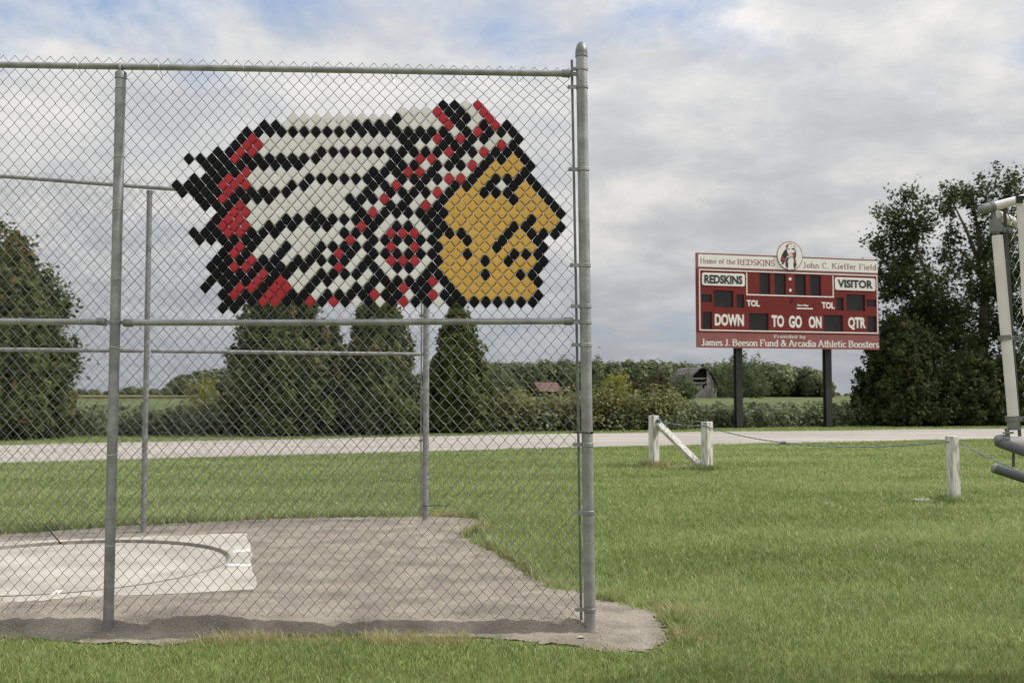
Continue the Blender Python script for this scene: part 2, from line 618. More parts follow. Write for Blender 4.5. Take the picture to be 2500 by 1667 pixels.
# far field of soybeans: a rolling canopy sheet
fx = np.concatenate([np.linspace(-420, -60, 10), np.linspace(-50, 60, 60), np.linspace(75, 520, 12)])
fy = np.concatenate([np.linspace(0, 40, 30), np.linspace(44, 330, 50)])
FX, FY = np.meshgrid(fx, fy)
FYw = plant_line(np.clip(FX, -50, 60)) + 2.2 + FY
FZ = 0.62 + 0.10 * wob(FX, FYw, 1.9) + 0.05 * wob(FX, FYw, 4.3, 1.0)
FZ[0, :] = 0.2
idx = np.arange(FX.size).reshape(FX.shape)
q = np.stack([idx[:-1, :-1], idx[:-1, 1:], idx[1:, 1:], idx[1:, :-1]], axis=-1).reshape(-1, 4)
o = npmesh('field', np.stack([FX.ravel(), FYw.ravel(), FZ.ravel()], axis=1), q, M_FIELD, smooth=True)
tag(o, kind='structure')
g = MB().box((-95, 200, 0.45), (150, 110, 1.2))
tag(obj('ripening_field', g, M_GOLDFIELD), kind='structure')

# ------------------------------------------------------------------ throwing circle
pc = Vector((-3.49, 7.80, 0))
nrm_ = Vector((0.963, 0.273, 0)).normalized()
tan_ = Vector((-0.273, 0.963, 0)).normalized()
circle = thing('throwing_circle', (pc.x, pc.y, 0), 'pale concrete throwing circle with a steel rim set in the bare dirt', 'throwing circle')
RR = 1.25


def padpt(a, b, z):
    return pc + nrm_ * a + tan_ * b + Vector((0, 0, z))


slab = MB()
seg = 64
TOPZ = 0.036
outer = []
for k in range(seg):
    t = 2 * math.pi * k / seg
    c, s = math.cos(t), math.sin(t)
    m_ = 1.42 / max(abs(c), abs(s))
    m_ = min(m_, 1.42 * 1.405)
    wv = 0.012 * math.sin(7 * t) + 0.01 * math.sin(17 * t)
    outer.append((c * (m_ + wv), s * (m_ + wv)))
vs = []
for k in range(seg):
    t = 2 * math.pi * k / seg
    vs.append(padpt(outer[k][0], outer[k][1], -0.05))
for k in range(seg):
    vs.append(padpt(outer[k][0], outer[k][1], TOPZ - 0.004))
for k in range(seg):
    vs.append(padpt(outer[k][0] * 0.988, outer[k][1] * 0.988, TOPZ))
for k in range(seg):
    t = 2 * math.pi * k / seg
    vs.append(padpt(math.cos(t) * (RR + 0.006), math.sin(t) * (RR + 0.006), TOPZ))
fs = []
for j in range(3):
    for k in range(seg):
        k2 = (k + 1) % seg
        fs.append((j * seg + k, j * seg + k2, (j + 1) * seg + k2, (j + 1) * seg + k))
slab.add(vs, fs)
obj('concrete_slab', slab, M_CONC, circle, loc=None)
inner = MB().lathe(pc, [(0.001, 0.0145), (RR - 0.004, 0.0145)], n=64)
inner.f = inner.f[:64]
obj('circle_floor', inner, M_CONC, circle)
rim = MB()
rim.lathe(pc, [(RR + 0.012, 0.0), (RR + 0.012, 0.042), (RR - 0.003, 0.042), (RR - 0.003, 0.0)], n=72)
rim.f = rim.f[:-2]
obj('circle_rim', rim, M_RIM, circle)


def padpaint(pts):
    return MB().prism([Vector((p.x, p.y, TOPZ + 0.001)) for p in pts], (0, 0, 0.003))


def gp(px, py):
    return gnd(px, py, TOPZ)


for quad in ([(568, 1344), (610, 1340), (610, 1345), (570, 1349)], [(556, 1376), (612, 1378), (611, 1383), (552, 1382)], [(122, 1452), (138, 1441), (152, 1440), (143, 1451)]):
    obj('white_marking', padpaint([gp(*p) for p in quad]), M_PAINT, circle)

# ------------------------------------------------------------------ near chain-link fence
YM = YF + 0.040                # plane of the wire mesh, just behind the rails


def PF(px, py, dy=0.0):
    return at(px, py, YF + dy)


fence = thing('chain_link_fence', (PF(1440, 1531).x, YF, 0), 'tall galvanized chain link fence in front, holding the tile emblem', 'fence', 'chain link fences of the throwing cage')

# lattice control net: photo positions of wire crossings (column, row)
CC = [-62, -30, 2, 34, 66, 70]
CR = [-7, 0, 15, 30, 75]
GX = np.array([[-444, 8, 467, 912, 1361, 1417], [-446, 6.5, 464, 912.5, 1364, 1421], [-450, 3.5, 458.5, 910.5, 1368.5, 1426], [-458, -3.0, 458.0, 914, 1372.5, 1430], [-482, -27, 447, 914, 1385, 1441]], float)
GY = np.array([[125, 134.7, 144.9, 154, 165.5, 168], [247, 250.8, 258, 256.5, 257, 257], [498, 499.6, 501.6, 503, 504.5, 504.5], [748, 749, 752, 753, 754.8, 755], [1492, 1496, 1500, 1507, 1512, 1513]], float)


def lat(c, r):
    c = np.clip(np.asarray(c, float), CC[0], CC[-1])
    r = np.asarray(r, float)
    i = np.clip(np.searchsorted(CC, c) - 1, 0, len(CC) - 2)
    j = np.clip(np.searchsorted(CR, r) - 1, 0, len(CR) - 2)
    cc, cr = np.array(CC, float), np.array(CR, float)
    u = (c - cc[i]) / (cc[i + 1] - cc[i])
    v = (r - cr[j]) / (cr[j + 1] - cr[j])

    def bl(G):
        return G[j, i] * (1 - u) * (1 - v) + G[j, i + 1] * u * (1 - v) + G[j + 1, i] * (1 - u) * v + G[j + 1, i + 1] * u * v

    px, py = bl(GX), bl(GY)
    u_ = (px - 1250.0) / FPX
    v_ = (833.5 - py) / FPX
    dy = ct - v_ * st
    dz = st + v_ * ct
    s = YM / dy
    return np.stack([u_ * s, np.full_like(s, YM), HC + dz * s], axis=-1)


def wires(nodefn, c0, c1, r0, r1, rad, detail, nvec, rng):
    """woven zig-zag pickets; nvec is the horizontal direction of the mesh plane's normal"""
    V, Q = [], []
    nvec = np.array(nvec, float)
    off = 0
    for k in range(c0, c1):
        rr = np.arange(r0, r1 + 1)
        left = ((k + rr) % 2) != 0
        cols = np.where(left, k, k + 1)
        P = nodefn(cols, rr)
        P = P + rng.normal(scale=0.0011, size=(len(rr), 1)) * np.array([1, 0, 0.6]) if detail else P
        if detail:
            tdir = nodefn(np.full_like(rr, k + 1), rr) - nodefn(np.full_like(rr, k), rr)
            tdir /= np.linalg.norm(tdir, axis=1, keepdims=True)
            sgn = np.where(left, -1.0, 1.0)[:, None]
            A = P + tdir * sgn * rad * 1.5
            pts = []
            for i in range(len(rr)):
                if i > 0:
                    pts.append(A[i] * 0.84 + A[i - 1] * 0.16 + nvec * rad * (0.9 if not left[i] else -0.9))
                pts.append(A[i])
                if i < len(rr) - 1:
                    pts.append(A[i] * 0.84 + A[i + 1] * 0.16 + nvec * rad * (0.9 if left[i] else -0.9))
            P = np.array(pts)
        n = len(P)
        T = np.empty_like(P)
        T[1:-1] = P[2:] - P[:-2]
        T[0] = P[1] - P[0]
        T[-1] = P[-1] - P[-2]
        T /= np.linalg.norm(T, axis=1, keepdims=True)
        B = np.cross(T, nvec)
        B /= np.linalg.norm(B, axis=1, keepdims=True)
        ring = np.stack([P + B * rad, P + nvec * rad, P - B * rad, P - nvec * rad], axis=1)
        V.append(ring.reshape(-1, 3))
        ii = np.arange(n - 1)[:, None] * 4 + off
        for s_ in range(4):
            s2 = (s_ + 1) % 4
            Q.append(np.concatenate([ii + s_, ii + s2, ii + 4 + s2, ii + 4 + s_], axis=1))
        off += n * 4
    return np.concatenate(V), np.concatenate(Q)


V_, Q_ = wires(lat, -62, 68, -7, 75, 0.0016, True, (0, 1, 0), RNG)
o = npmesh('chain_link_mesh', V_, Q_, M_GALVW, fence, smooth=True)
tag(o, kind='stuff')


def add_post(x0, y0, x1, y1, r, cap, par, Yp=YF, sink=0.15, name='post'):
    top = at(x0, y0, Yp)
    bot = at(x1, y1, Yp)
    d = (bot - top).normalized()
    p = obj(name, MB().tube([top, bot + d * sink], r, 18), M_GALV, par, smooth=True)
    if cap == 'dome':
        u = -d
        obj('post_cap', MB().lathe(top - u * 0.012, [(r * 1.14, -0.006), (r * 1.14, 0.012), (r * 1.07, 0.014), (r * 1.12, 0.02), (r * 1.02, 0.045), (r * 0.72, 0.070), (r * 0.3, 0.083), (0.002, 0.086)], u, 18), M_FIT, p, smooth=True)
    elif cap == 'loop':
        u = -d
        obj('post_cap', MB().lathe(top - u * 0.035, [(r * 1.13, 0), (r * 1.13, 0.034), (r * 0.9, 0.042), (0.004, 0.043)], u, 18), M_FIT, p, smooth=True)
        lp = []
        for k in range(15):
            t = math.pi * (-0.35 + 1.7 * k / 14)
            lp.append(top + u * 0.028 + Vector((0, math.cos(t) * 0.026, math.sin(t) * 0.026)))
        obj('rail_loop', MB().tube(lp, 0.008, 8), M_GALV, p, smooth=True)
    return p, top, bot


post_r, tr_, br_ = add_post(1419.5, 132, 1440.5, 1531, 0.0325, 'dome', fence)
post_l, tl_, bl_ = add_post(295, 178, 264.5, 1507, 0.0290, 'loop', fence)
post_o, _, _ = add_post(-760, 165, -840, 1500, 0.0290, 'loop', fence)

r_rail = 0.0185
top_pts = [PF(-800, 148), PF(-300, 152), PF(0, 158.5), PF(295, 163), PF(600, 167.5), PF(950, 173), PF(1240, 178), PF(1380, 180)]
obj('top_rail', MB().tube(top_pts, r_rail, 14), M_GALV, fence, smooth=True)
obj('middle_rail', MB().tube([PF(-800, 780), PF(0, 784.5), PF(252, 786)], r_rail, 14), M_GALV, fence, smooth=True)
obj('middle_rail', MB().tube([PF(308, 788), PF(800, 787), PF(1396, 784)], r_rail, 14), M_GALV, fence, smooth=True)


def rail_end(p, d, par):
    d = Vector(d).normalized()
    e = obj('rail_end', MB().lathe(p, [(0.023, -0.045), (0.0235, 0.0), (0.021, 0.006), (0.006, 0.012)], d, 14), M_FIT, par, smooth=True)
    obj('bolt', MB().box(p + d * 0.026, (0.036, 0.008, 0.022)), M_FIT, e)
    return e


rail_end(PF(1390, 180.5), (1, 0, -.05), fence)
rail_end(PF(256, 786), (1, 0, -.08), fence)
rail_end(PF(305, 788), (-1, 0, 0.05), fence)
rail_end(PF(1396, 784), (1, 0, 0), fence)


def band(p, r, par, hgt=0.021, tongue=None, m=M_GALV):
    b = MB().lathe(p - Vector((0, 0, hgt / 2)), [(r + 0.0025, 0), (r + 0.0045, 0.002), (r + 0.0045, hgt - 0.002), (r + 0.0025, hgt)], (0, 0, 1), 18)
    b.f = b.f[:-2]
    if tongue:
        b.box(p + Vector((tongue / 2 + math.copysign(r, tongue), -0.004, 0)), (abs(tongue), 0.007, hgt))
        b.lathe(p + Vector((tongue + math.copysign(r, tongue) * 0.9, -0.016, 0)), [(0.007, 0), (0.007, 0.03)], (0, 1, 0), 8)
    return obj('tension_band', b, m, par, smooth=True)


def on_line(a, b, py):
    za = at(1250, py, YF).z
    t = (za - a.z) / (b.z - a.z)
    return a.lerp(b, t)


for py, tg in ((169, -0.024), (213, -0.05), (414, -0.052), (648, -0.052), (748, -0.05), (787, -0.04), (842, -0.05), (1085, -0.05), (1250, -0.05), (1487, -0.05)):
    band(on_line(tr_, br_, py), 0.0325, post_r, tongue=tg)
band(on_line(tl_, bl_, 788), 0.0290, post_l, tongue=-0.03)
obj('tension_bar', MB().box((0, 0, 0), (0.001, 0.001, 0.001)).__class__().tube([PF(1396, 147, 0.036), PF(1408, 800, 0.036), PF(1419, 1512, 0.036)], 0.0078, 6), M_BAR, fence)


def tie(px, py, par, long=True):
    """wire tie bent over a rail and hooked into the mesh"""
    c = PF(px, py)
    pts = []
    for k in range(9):
        t = math.pi * (1.0 - 1.15 * k / 8)
        pts.append(c + Vector((0.003 * k / 8, -math.sin(t) * 0.0 + -0.0215 * math.cos(t - math.pi) * -1, 0.0215 * math.sin(t))))
    pts = [c + Vector((0.004, 0.03, 0.016)), c + Vector((0.0, 0.012, 0.0215)), c + Vector((-0.003, -0.008, 0.0205)), c + Vector((-0.004, -0.0195, 0.009)), c + Vector((-0.002, -0.0200, -0.008)),
           c + Vector((0.001, -0.010, -0.022)), c + Vector((0.004, 0.02, -0.034)), c + Vector((0.007, 0.030, -0.048))]
    if long:
        pts.append(c + Vector((0.018, 0.032, -0.06)))
    return obj('tie_wire', MB().tube(pts, 0.0019, 6), M_TIE, par, smooth=True)


for px, py in ((193, 161.5), (391, 164.5), (597, 167.5), (760, 170), (955, 173), (1126, 176), (1262, 178), (51, 785), (199, 785.8), (600, 787.5), (797, 787), (1143, 785.3), (1348, 784.2)):
    tie(px, py, fence)
for py, tilt in ((190, -0.002), (216, 0.006), (384, 0.006), (512, 0.004), (682, 0.003), (847, -0.006), (1110, 0.004), (1330, -0.004)):
    c = on_line(tl_, bl_, py)
    pts = []
    for k in range(12):
        t = math.pi * (1.05 + 0.9 * k / 11)
        pts.append(c + Vector((math.cos(t) * 0.0315, math.sin(t) * 0.0315, tilt * (k / 11 - 0.5) * 2)))
    pts = [c + Vector((-0.040, 0.03, -0.012))] + pts + [c + Vector((0.045, 0.03, tilt))]
    obj('tie_wire', MB().tube(pts, 0.0018, 6), M_TIE, post_l, smooth=True)


def cable_tie(c, r, label, tail, band_r=0.0022, par=None):
    b = MB()
    pts = []
    for k in range(13):
        t = 2 * math.pi * k / 12
        pts.append(c + Vector((math.cos(t) * r, math.sin(t) * r, 0)))
    b.tube(pts, band_r, 6)
    t = thing('cable_tie', c, label, 'cable tie', 'black cable ties on the fences')
    obj('loop', b, M_TIEBLK, t, smooth=True)
    obj('tail', MB().tube([c + Vector(p) for p in tail], 0.0024, 6), M_TIEBLK, t, smooth=True)
    return t


# the tie binding tension bar and end post
c = on_line(tr_, br_, 1055)
t = thing('cable_tie', c, 'black cable tie strapped round the end post and tension bar beside the gravel road', 'cable tie', 'black cable ties on the fences')
lp = []
for k in range(25):
    a = 2 * math.pi * k / 24
    lp.append(c + Vector((-0.020 + math.cos(a) * 0.058, math.sin(a) * 0.040, 0)))
obj('loop', MB().tube(lp, 0.0035, 6), M_TIEBLK, t, smooth=True)
obj('buckle', MB().box(c + Vector((0.026, -0.034, 0)), (0.012, 0.01, 0.012)), M_TIEBLK, t)
c = at(147, 1325, YM - 0.004)
t = thing('cable_tie', c, 'loose black cable tie hooked in the mesh with its tail sticking up', 'cable tie', 'black cable ties on the fences')
obj('loop', MB().tube([c + Vector((0.007 * math.cos(a), 0.007 * math.sin(a), -0.004 * math.sin(a))) for a in [k * math.pi / 5 for k in range(11)]], 0.0024, 6), M_TIEBLK, t, smooth=True)
obj('tail', MB().tube([c, c + Vector((-0.03, -0.01, 0.04)), c + Vector((-0.065, -0.015, 0.085)), c + Vector((-0.10, -0.012, 0.116))], [0.0032, 0.003, 0.0026, 0.0014], 6), M_TIEBLK, t, smooth=True)

# ------------------------------------------------------------------ tile emblem
ROWS = {0: (46, "BBWR"), 1: (39, "WWWRBBWR"), 2: (20, "WWWWWWWWWBWWWRBBWR"), 3: (15, "BBWWWWWWBBBBWWWWRBWBRB"), 4: (12, "B" * 18 + "WBRBBB"), 5: (11, "BR" + "W" * 12 + "BBBRBRBBWWB"),
        6: (10, "BRR" + "W" * 12 + "BWWBBBWWRB"), 7: (7, "BBRR" + "W" * 5 + "B" * 11 + "RBBRBBB"), 8: (2, "BBBBR" + "B" * 7 + "W" * 6 + "BWRRWBWWBBYB"), 9: (5, "B" * 9 + "W" * 7 + "BBBWBBBRBYYYB"),
        10: (6, "BBBR" + "W" * 10 + "BBBRRBWWWBYYYB"), 11: (3, "BBBRR" + "W" * 5 + "B" * 7 + "WBBBBRRBYBBBB"), 12: (0, "BBBBRRRWWWBBWWWWWBBRWBWWBBYBWBYB"), 13: (1, "BBBBRBBBBBWWWWWWBWBBBBRBYYBBBYYB"),
        14: (4, "BBRBBBBWWWWWWBBBRWBWWBYYYYYBYYB"), 15: (5, "BBBR" + "W" * 9 + "BWWBBWRB" + "Y" * 9 + "B"), 16: (8, "BRRWWWWWBWWWBRBBBBBB" + "Y" * 9 + "B"), 17: (7, "BRRWWW" + "B" * 9 + "WWWBB" + "Y" * 7 + "BYY"),
        18: (6, "BRRRWBBBWBBWWRBWBBWBBYYYYYBBYYB"), 19: (3, "BBBRRBBBWWWWWBBBWRRRWBBBYYYBYBBB"), 20: (4, "BBBBBB" + "W" * 7 + "RWBBBBBBYYBYYBYYB"), 21: (9, "BRBWWBWWBBBBBWRWRWBYYYYBYYYB"),
        22: (8, "BRBWWBWWBWRBWBBBBBBYYBYYYBBB"), 23: (7, "BBBRBBWBBBBBWBWRRRWBYYYBYBYYB"), 24: (6, "BBRRBBBBBWWRWBBWBBWB" + "Y" * 8 + "B"), 25: (7, "BBBBRBBWWBBBBWBWWWBBYYYBYYBB"),
        26: (6, "BBBBRBRWWBBWWWBBBBBRB" + "Y" * 7 + "B"), 27: (5, "B.BRRBRRWBWWWBBWBRBBWB" + "Y" * 7), 28: (8, "BRBBRRBBWBBBBRBBWBRBB" + "YYYYYY" + "B"), 29: (9, "BBBRRBBRBRBWBWBRBBW" + "B" * 8), 30: (8, "BB")}
emblem = thing('tile_emblem', tuple(lat(np.array([34]), np.array([16]))[0]), 'emblem of a feathered headdress and profile made of coloured plastic tiles on the mesh', 'emblem')


def tile_mesh(m, nm):
    """pillow shaped diamond snapped into one mesh opening; unit half diagonals"""
    vs, fs = [], []

    def ring(s, cut, y):
        for cx_, cz_ in ((1, 0), (0, 1), (-1, 0), (0, -1)):
            px_, pz_ = -cz_, cx_
            vs.append((s * (cx_ * (1 - cut) + px_ * cut), y, s * (cz_ * (1 - cut) + pz_ * cut)))
            vs.append((s * (cx_ * (1 - cut) - px_ * cut), y, s * (cz_ * (1 - cut) - pz_ * cut)))
    # order each corner so the ring runs one way round
    def ring2(s, cut, y):
        for cx_, cz_ in ((1, 0), (0, 1), (-1, 0), (0, -1)):
            px_, pz_ = -cz_, cx_
            vs.append((s * (cx_ * (1 - cut) - px_ * cut), y, s * (cz_ * (1 - cut) - pz_ * cut)))
            vs.append((s * (cx_ * (1 - cut) + px_ * cut), y, s * (cz_ * (1 - cut) + pz_ * cut)))
    ring2(0.925, 0.085, 0.012)
    ring2(0.925, 0.085, -0.003)
    ring2(0.80, 0.10, -0.0095)
    vs.append((0, -0.0108, 0))
    for j in (0, 1):
        for k in range(8):
            k2 = (k + 1) % 8
            fs.append((j * 8 + k, j * 8 + k2, (j + 1) * 8 + k2, (j + 1) * 8 + k))
    for k in range(8):
        fs.append((16 + k, 16 + (k + 1) % 8, 24))
    me = bpy.data.meshes.new(nm)
    me.from_pydata(vs, [], fs)
    me.materials.append(m)
    me.update()
    return me


TM = {'B': tile_mesh(M_BLACKT, 'black_tile'), 'W': tile_mesh(M_WHITET, 'white_tile'), 'R': tile_mesh(M_REDT, 'red_tile'), 'Y': tile_mesh(M_GOLDT, 'gold_tile')}
TN = {'B': 'black_tile', 'W': 'white_tile', 'R': 'red_tile', 'Y': 'gold_tile'}
counts = {}
extra = []
eb = emblem.location
for r, (c0, s) in ROWS.items():
    for i, ch in enumerate(s):
        if ch == '.':
            continue
        c = c0 + 2 * i
        P = lat(np.array([c, c - 1, c + 1, c, c]), np.array([r, r, r, r - 1, r + 1]))
        hw = (P[2][0] - P[1][0]) / 2
        hh = (P[3][2] - P[4][2]) / 2
        counts[ch] = counts.get(ch, 0) + 1
        shear = (P[3][0] - P[4][0]) / 2
        tilt = (RNG.normal() * 0.03, RNG.normal() * 0.008, RNG.normal() * 0.03)
        if counts[ch] > 300:
            extra.append((P[0], hw, hh, tilt))
            continue
        t_ = bpy.data.objects.new(TN[ch], TM[ch])
        t_.location = Vector(P[0]) - eb
        t_.scale = (hw, 1, hh)
        t_.rotation_euler = tilt
        t_.parent = emblem
        C.objects.link(t_)
if extra:
    mb = MB()
    me = TM['B']
    for p, hw, hh, tl in extra:
        mb.add([(p[0] + v.co.x * hw, p[1] + v.co.y, p[2] + v.co.z * hh) for v in me.vertices], [tuple(f.vertices) for f in me.polygons])
    tag(obj('black_tile_patch', mb, M_BLACKT, emblem), kind='stuff')
print('TILES', counts)

# ------------------------------------------------------------------ far chain-link fence of the cage
bl0 = Vector((-3.60, 9.80, 0))
br0 = Vector((-0.93, 10.78, 0))
bdir = (br0 - bl0).normalized()
bn = Vector((-bdir.y, bdir.x, 0))
bfence = thing('chain_link_fence', br0, 'far chain link fence at the back of the dirt throwing area', 'fence', 'chain link fences of the throwing cage')
BL = (br0 - bl0).length


def bpt(s, z, dn=0.0):
    """s metres along the far fence from its right-hand post towards the left"""
    return br0 - bdir * s + bn * dn + Vector((0, 0, z))


for s, r, zt in ((0.0, 0.034, 3.48), (BL, 0.0265, 3.36), (BL * 2.05, 0.0265, 3.36)):
    p = obj('post', MB().tube([bpt(s, -0.2), bpt(s, zt)], r, 14), M_GALV, bfence, smooth=True)
    if s == 0:
        obj('post_cap', MB().lathe(bpt(0, zt), [(r * 1.12, -0.01), (r * 1.12, 0.02), (r * 0.7, 0.06), (0.003, 0.08)], (0, 0, 1), 14), M_FIT, p, smooth=True)
        for z in (0.12, 0.45, 0.85, 1.25, 1.78, 2.2, 2.6, 3.0, 3.35):
            band(bpt(0, z), r, p, tongue=-0.045)
    else:
        obj('post_cap', MB().lathe(bpt(s, zt - 0.03), [(r * 1.15, 0), (r * 1.15, 0.035), (0.004, 0.045)], (0, 0, 1), 14), M_FIT, p, smooth=True)
        band(bpt(s, 1.775), r, p)
obj('top_rail', MB().tube([bpt(0.03, 3.40), bpt(BL, 3.40), bpt(BL * 2.1, 3.43)], 0.020, 12), M_GALV, bfence, smooth=True)
obj('middle_rail', MB().tube([bpt(0.06, 1.78), bpt(BL - 0.04, 1.775)], 0.020, 12), M_GALV, bfence, smooth=True)
obj('middle_rail', MB().tube([bpt(BL + 0.04, 1.775), bpt(BL * 2.05, 1.76)], 0.020, 12), M_GALV, bfence, smooth=True)
obj('tension_bar', MB().tube([bpt(0.055, 0.03, -0.005), bpt(0.055, 3.48, -0.005)], 0.008, 6), M_GALV, bfence)


def bnode(c, r):
    c = np.asarray(c, float)
    r = np.asarray(r, float)
    s = 0.05 + c * 0.0335
    z = 3.47 - (r) * 0.0390
    p0 = np.array(br0)
    d = np.array(bdir)
    n_ = np.array(bn)
    return p0 - d * s[..., None] - n_ * 0.03 + np.stack([np.zeros_like(z), np.zeros_like(z), z], -1)


V_, Q_ = wires(bnode, 0, 175, 0, 88, 0.0017, False, tuple(bn), RNG)
tag(npmesh('chain_link_mesh', V_, Q_, M_GALVW, bfence, smooth=True), kind='stuff')
c = bpt(0, 0.155)
t = thing('cable_tie', c, 'black cable tie round the far right post with its tail lying level', 'cable tie', 'black cable ties on the fences')
obj('loop', MB().tube([c + Vector((math.cos(a) * 0.036, math.sin(a) * 0.036, 0)) for a in [k * math.pi / 8 for k in range(17)]], 0.004, 6), M_TIEBLK, t, smooth=True)
obj('tail', MB().tube([c + Vector((0.03, -0.03, 0)), c + Vector((0.13, -0.05, 0.008)), c + Vector((0.24, -0.06, 0.002))], 0.0045, 6), M_TIEBLK, t, smooth=True)

# ------------------------------------------------------------------ stones by the end post
for px, py, sx, lab in ((1389, 1534, 0.036, 'pale crumbled stone lying at the foot of the fence end post'), (1418, 1556, 0.018, 'small flat grey pebble on the dirt below the end post')):
    p = gnd(px, py, 0.004)
    mb = MB()
    mb.lathe(p, [(0.3 * sx, 0), (sx * 0.95, 0.004), (sx, sx * 0.25), (sx * 0.6, sx * 0.5), (0.1 * sx, sx * 0.55)], (0, 0, 1), 9)
    mb.v = [(p.x + (x - p.x) * 1.25 + RNG.normal() * sx * 0.09, p.y + (y - p.y) * 0.7 + RNG.normal() * sx * 0.09, z + RNG.normal() * sx * 0.05) for x, y, z in mb.v]
    tag(obj('stone', mb, M_STONE), lab, 'stone')

# loose grit scattered over the bare soil
gn = 5500
gxx = -5.0 + 6.1 * RNG.random(gn)
gyy = 5.2 * (11.0 / 5.2) ** RNG.random(gn)
kk = inpoly(gxx, gyy, dirt_poly) & ~((np.abs((gxx + 3.49) * 0.963 + (gyy - 7.8) * 0.273) < 1.43) & (np.abs(-(gxx + 3.49) * 0.273 + (gyy - 7.8) * 0.963) < 1.43))
gxx, gyy = gxx[kk], gyy[kk]
gn = len(gxx)
gs = 0.0022 + 0.005 * RNG.random(gn) ** 3
gz = height(gxx, gyy) + 0.006
o6 = np.array([[1, 0, 0], [0, 1, 0], [-1, 0, 0], [0, -1, 0], [0, 0, .8], [0, 0, -.8]], float)
gv = np.stack([gxx, gyy, gz], 1)[:, None, :] + o6[None] * gs[:, None, None] * (0.7 + 0.6 * RNG.random((gn, 6, 1)))
t8 = np.array([[0, 1, 4], [1, 2, 4], [2, 3, 4], [3, 0, 4], [1, 0, 5], [2, 1, 5], [3, 2, 5], [0, 3, 5]])
tag(npmesh('gravel', gv.reshape(-1, 3), None, M_STONE, tris=(t8[None] + (np.arange(gn) * 6)[:, None, None]).reshape(-1, 3)), kind='stuff')

# ------------------------------------------------------------------ white timber posts and rope


def timber(mb, base, top, wd, rot=0.0):
    d = Vector(top) - Vector(base)
    L_ = d.length
    q = d.to_track_quat('Z', 'Y').to_matrix()
    R = q @ Matrix.Rotation(rot, 3, 'Z')
    h = wd / 2
    b = 0.006
    prof = [(h - b, -h), (h, -h + b), (h, h - b), (h - b, h), (-h + b, h), (-h, h - b), (-h, -h + b), (-h + b, -h)]
    vs, fs = [], []
    lv = [(0, 1), (L_ - 0.012, 1), (L_, 0.93)]
    for z, s in lv:
        for x, y in prof:
            vs.append(Vector(base) + R @ Vector((x * s, y * s, z)))
    for j in range(2):
        for k in range(8):
            k2 = (k + 1) % 8
            fs.append((j * 8 + k, j * 8 + k2, (j + 1) * 8 + k2, (j + 1) * 8 + k))
    fs.append(tuple(16 + k for k in range(8)))
    fs.append(tuple(reversed(range(8))))
    return mb.add(vs, fs)


p1 = gnd(1597, 1138)
p2 = gnd(1726, 1147)
h1 = at(1597, 1014, p1.y).z
h2 = at(1726, 1029, p2.y).z
brace = thing('braced_post_pair', p1, 'two weathered white timber posts joined by a diagonal brace on the lawn', 'fence post')
wq = 0.145
ang = math.radians(38)
a1 = obj('post', timber(MB(), p1 - Vector((0, 0, .2)), Vector((p1.x, p1.y, h1)), wq, ang), M_TIMBER, brace)
a2 = obj('post', timber(MB(), p2 - Vector((0, 0, .2)), Vector((p2.x + 0.01, p2.y, h2)), wq * 1.06, ang), M_TIMBER, brace)
obj('diagonal_brace', timber(MB(), Vector((p1.x + 0.09, p1.y - 0.04, h1 - 0.17)), Vector((p2.x - 0.11, p2.y + 0.03, 0.07)), 0.105, 0.5), M_TIMBER, brace)
p3 = gnd(2331, 1226)
h3 = at(2331, 1064, p3.y).z
sp = thing('timber_post', p3, 'single short weathered white timber post standing alone on the lawn', 'fence post')
obj('post', timber(MB(), p3 - Vector((0, 0, .2)), Vector((p3.x - 0.015, p3.y, h3)), 0.115, math.radians(20)), M_TIMBER, sp)

rope = thing('rope', Vector((p1.x, p1.y, h1 - 0.1)), 'thin blue rope slung low between the white timber posts', 'rope')


def strands(path, rad, par, nm):
    for ph in (0, math.pi):
        pts = []
        acc = 0
        for i, p in enumerate(path):
            if i:
                acc += (Vector(path[i]) - Vector(path[i - 1])).length
            a = ph + acc / 0.05
            pts.append(Vector(p) + Vector((0, math.cos(a), math.sin(a))) * rad * 0.55)
        obj(nm, MB().tube(pts, rad * 0.62, 5), M_ROPE if ph else M_ROPE2, par, smooth=True)


M_ROPE2 = mat('pale_rope_strand', (0.30, 0.36, 0.38), 0.85, 0, 0.2, 40)


def sag(a, b, s, n=60):
    a, b = Vector(a), Vector(b)
    return [a.lerp(b, k / n) - Vector((0, 0, s * 4 * (k / n) * (1 - k / n))) for k in range(n + 1)]


r1 = Vector((p1.x + 0.10, p1.y - 0.07, h1 - 0.10))
r2 = Vector((p2.x - 0.09, p2.y - 0.04, at(1715, 1035, p2.y).z - 0.03))
r2b = Vector((p2.x + 0.10, p2.y - 0.05, at(1745, 1046, p2.y).z))
r3 = Vector((p3.x - 0.07, p3.y - 0.03, at(2316, 1078, p3.y).z))
r3b = Vector((p3.x + 0.07, p3.y - 0.03, at(2340, 1080, p3.y).z))
r4 = at(2560, 1178, 8.6)
strands(sag(r1, r2, 0.03), 0.0095, rope, 'strand')
strands(sag(r2b, r3, at(1957, 1080, (p2.y + p3.y) / 2).z * 0 + 0.17, 90), 0.0095, rope, 'strand')
strands(sag(r3b, r4, 0.02), 0.0085, rope, 'strand')
strands([r2, Vector((p2.x - 0.02, p2.y - 0.125, r2.z)), r2b], 0.012, rope, 'strand')
kn = MB()
for k in range(3):
    kn.tube([r1 + Vector((0.035 * math.cos(a) - 0.02, 0.03 * math.sin(a), (k - 1) * 0.018 + 0.012 * math.sin(2 * a))) for a in [j * math.pi / 6 for j in range(13)]], 0.009, 5)
obj('knot', kn, M_ROPE, rope, smooth=True)
km = sag(r2b, r3, 0.17, 90)[34]
kn = MB()
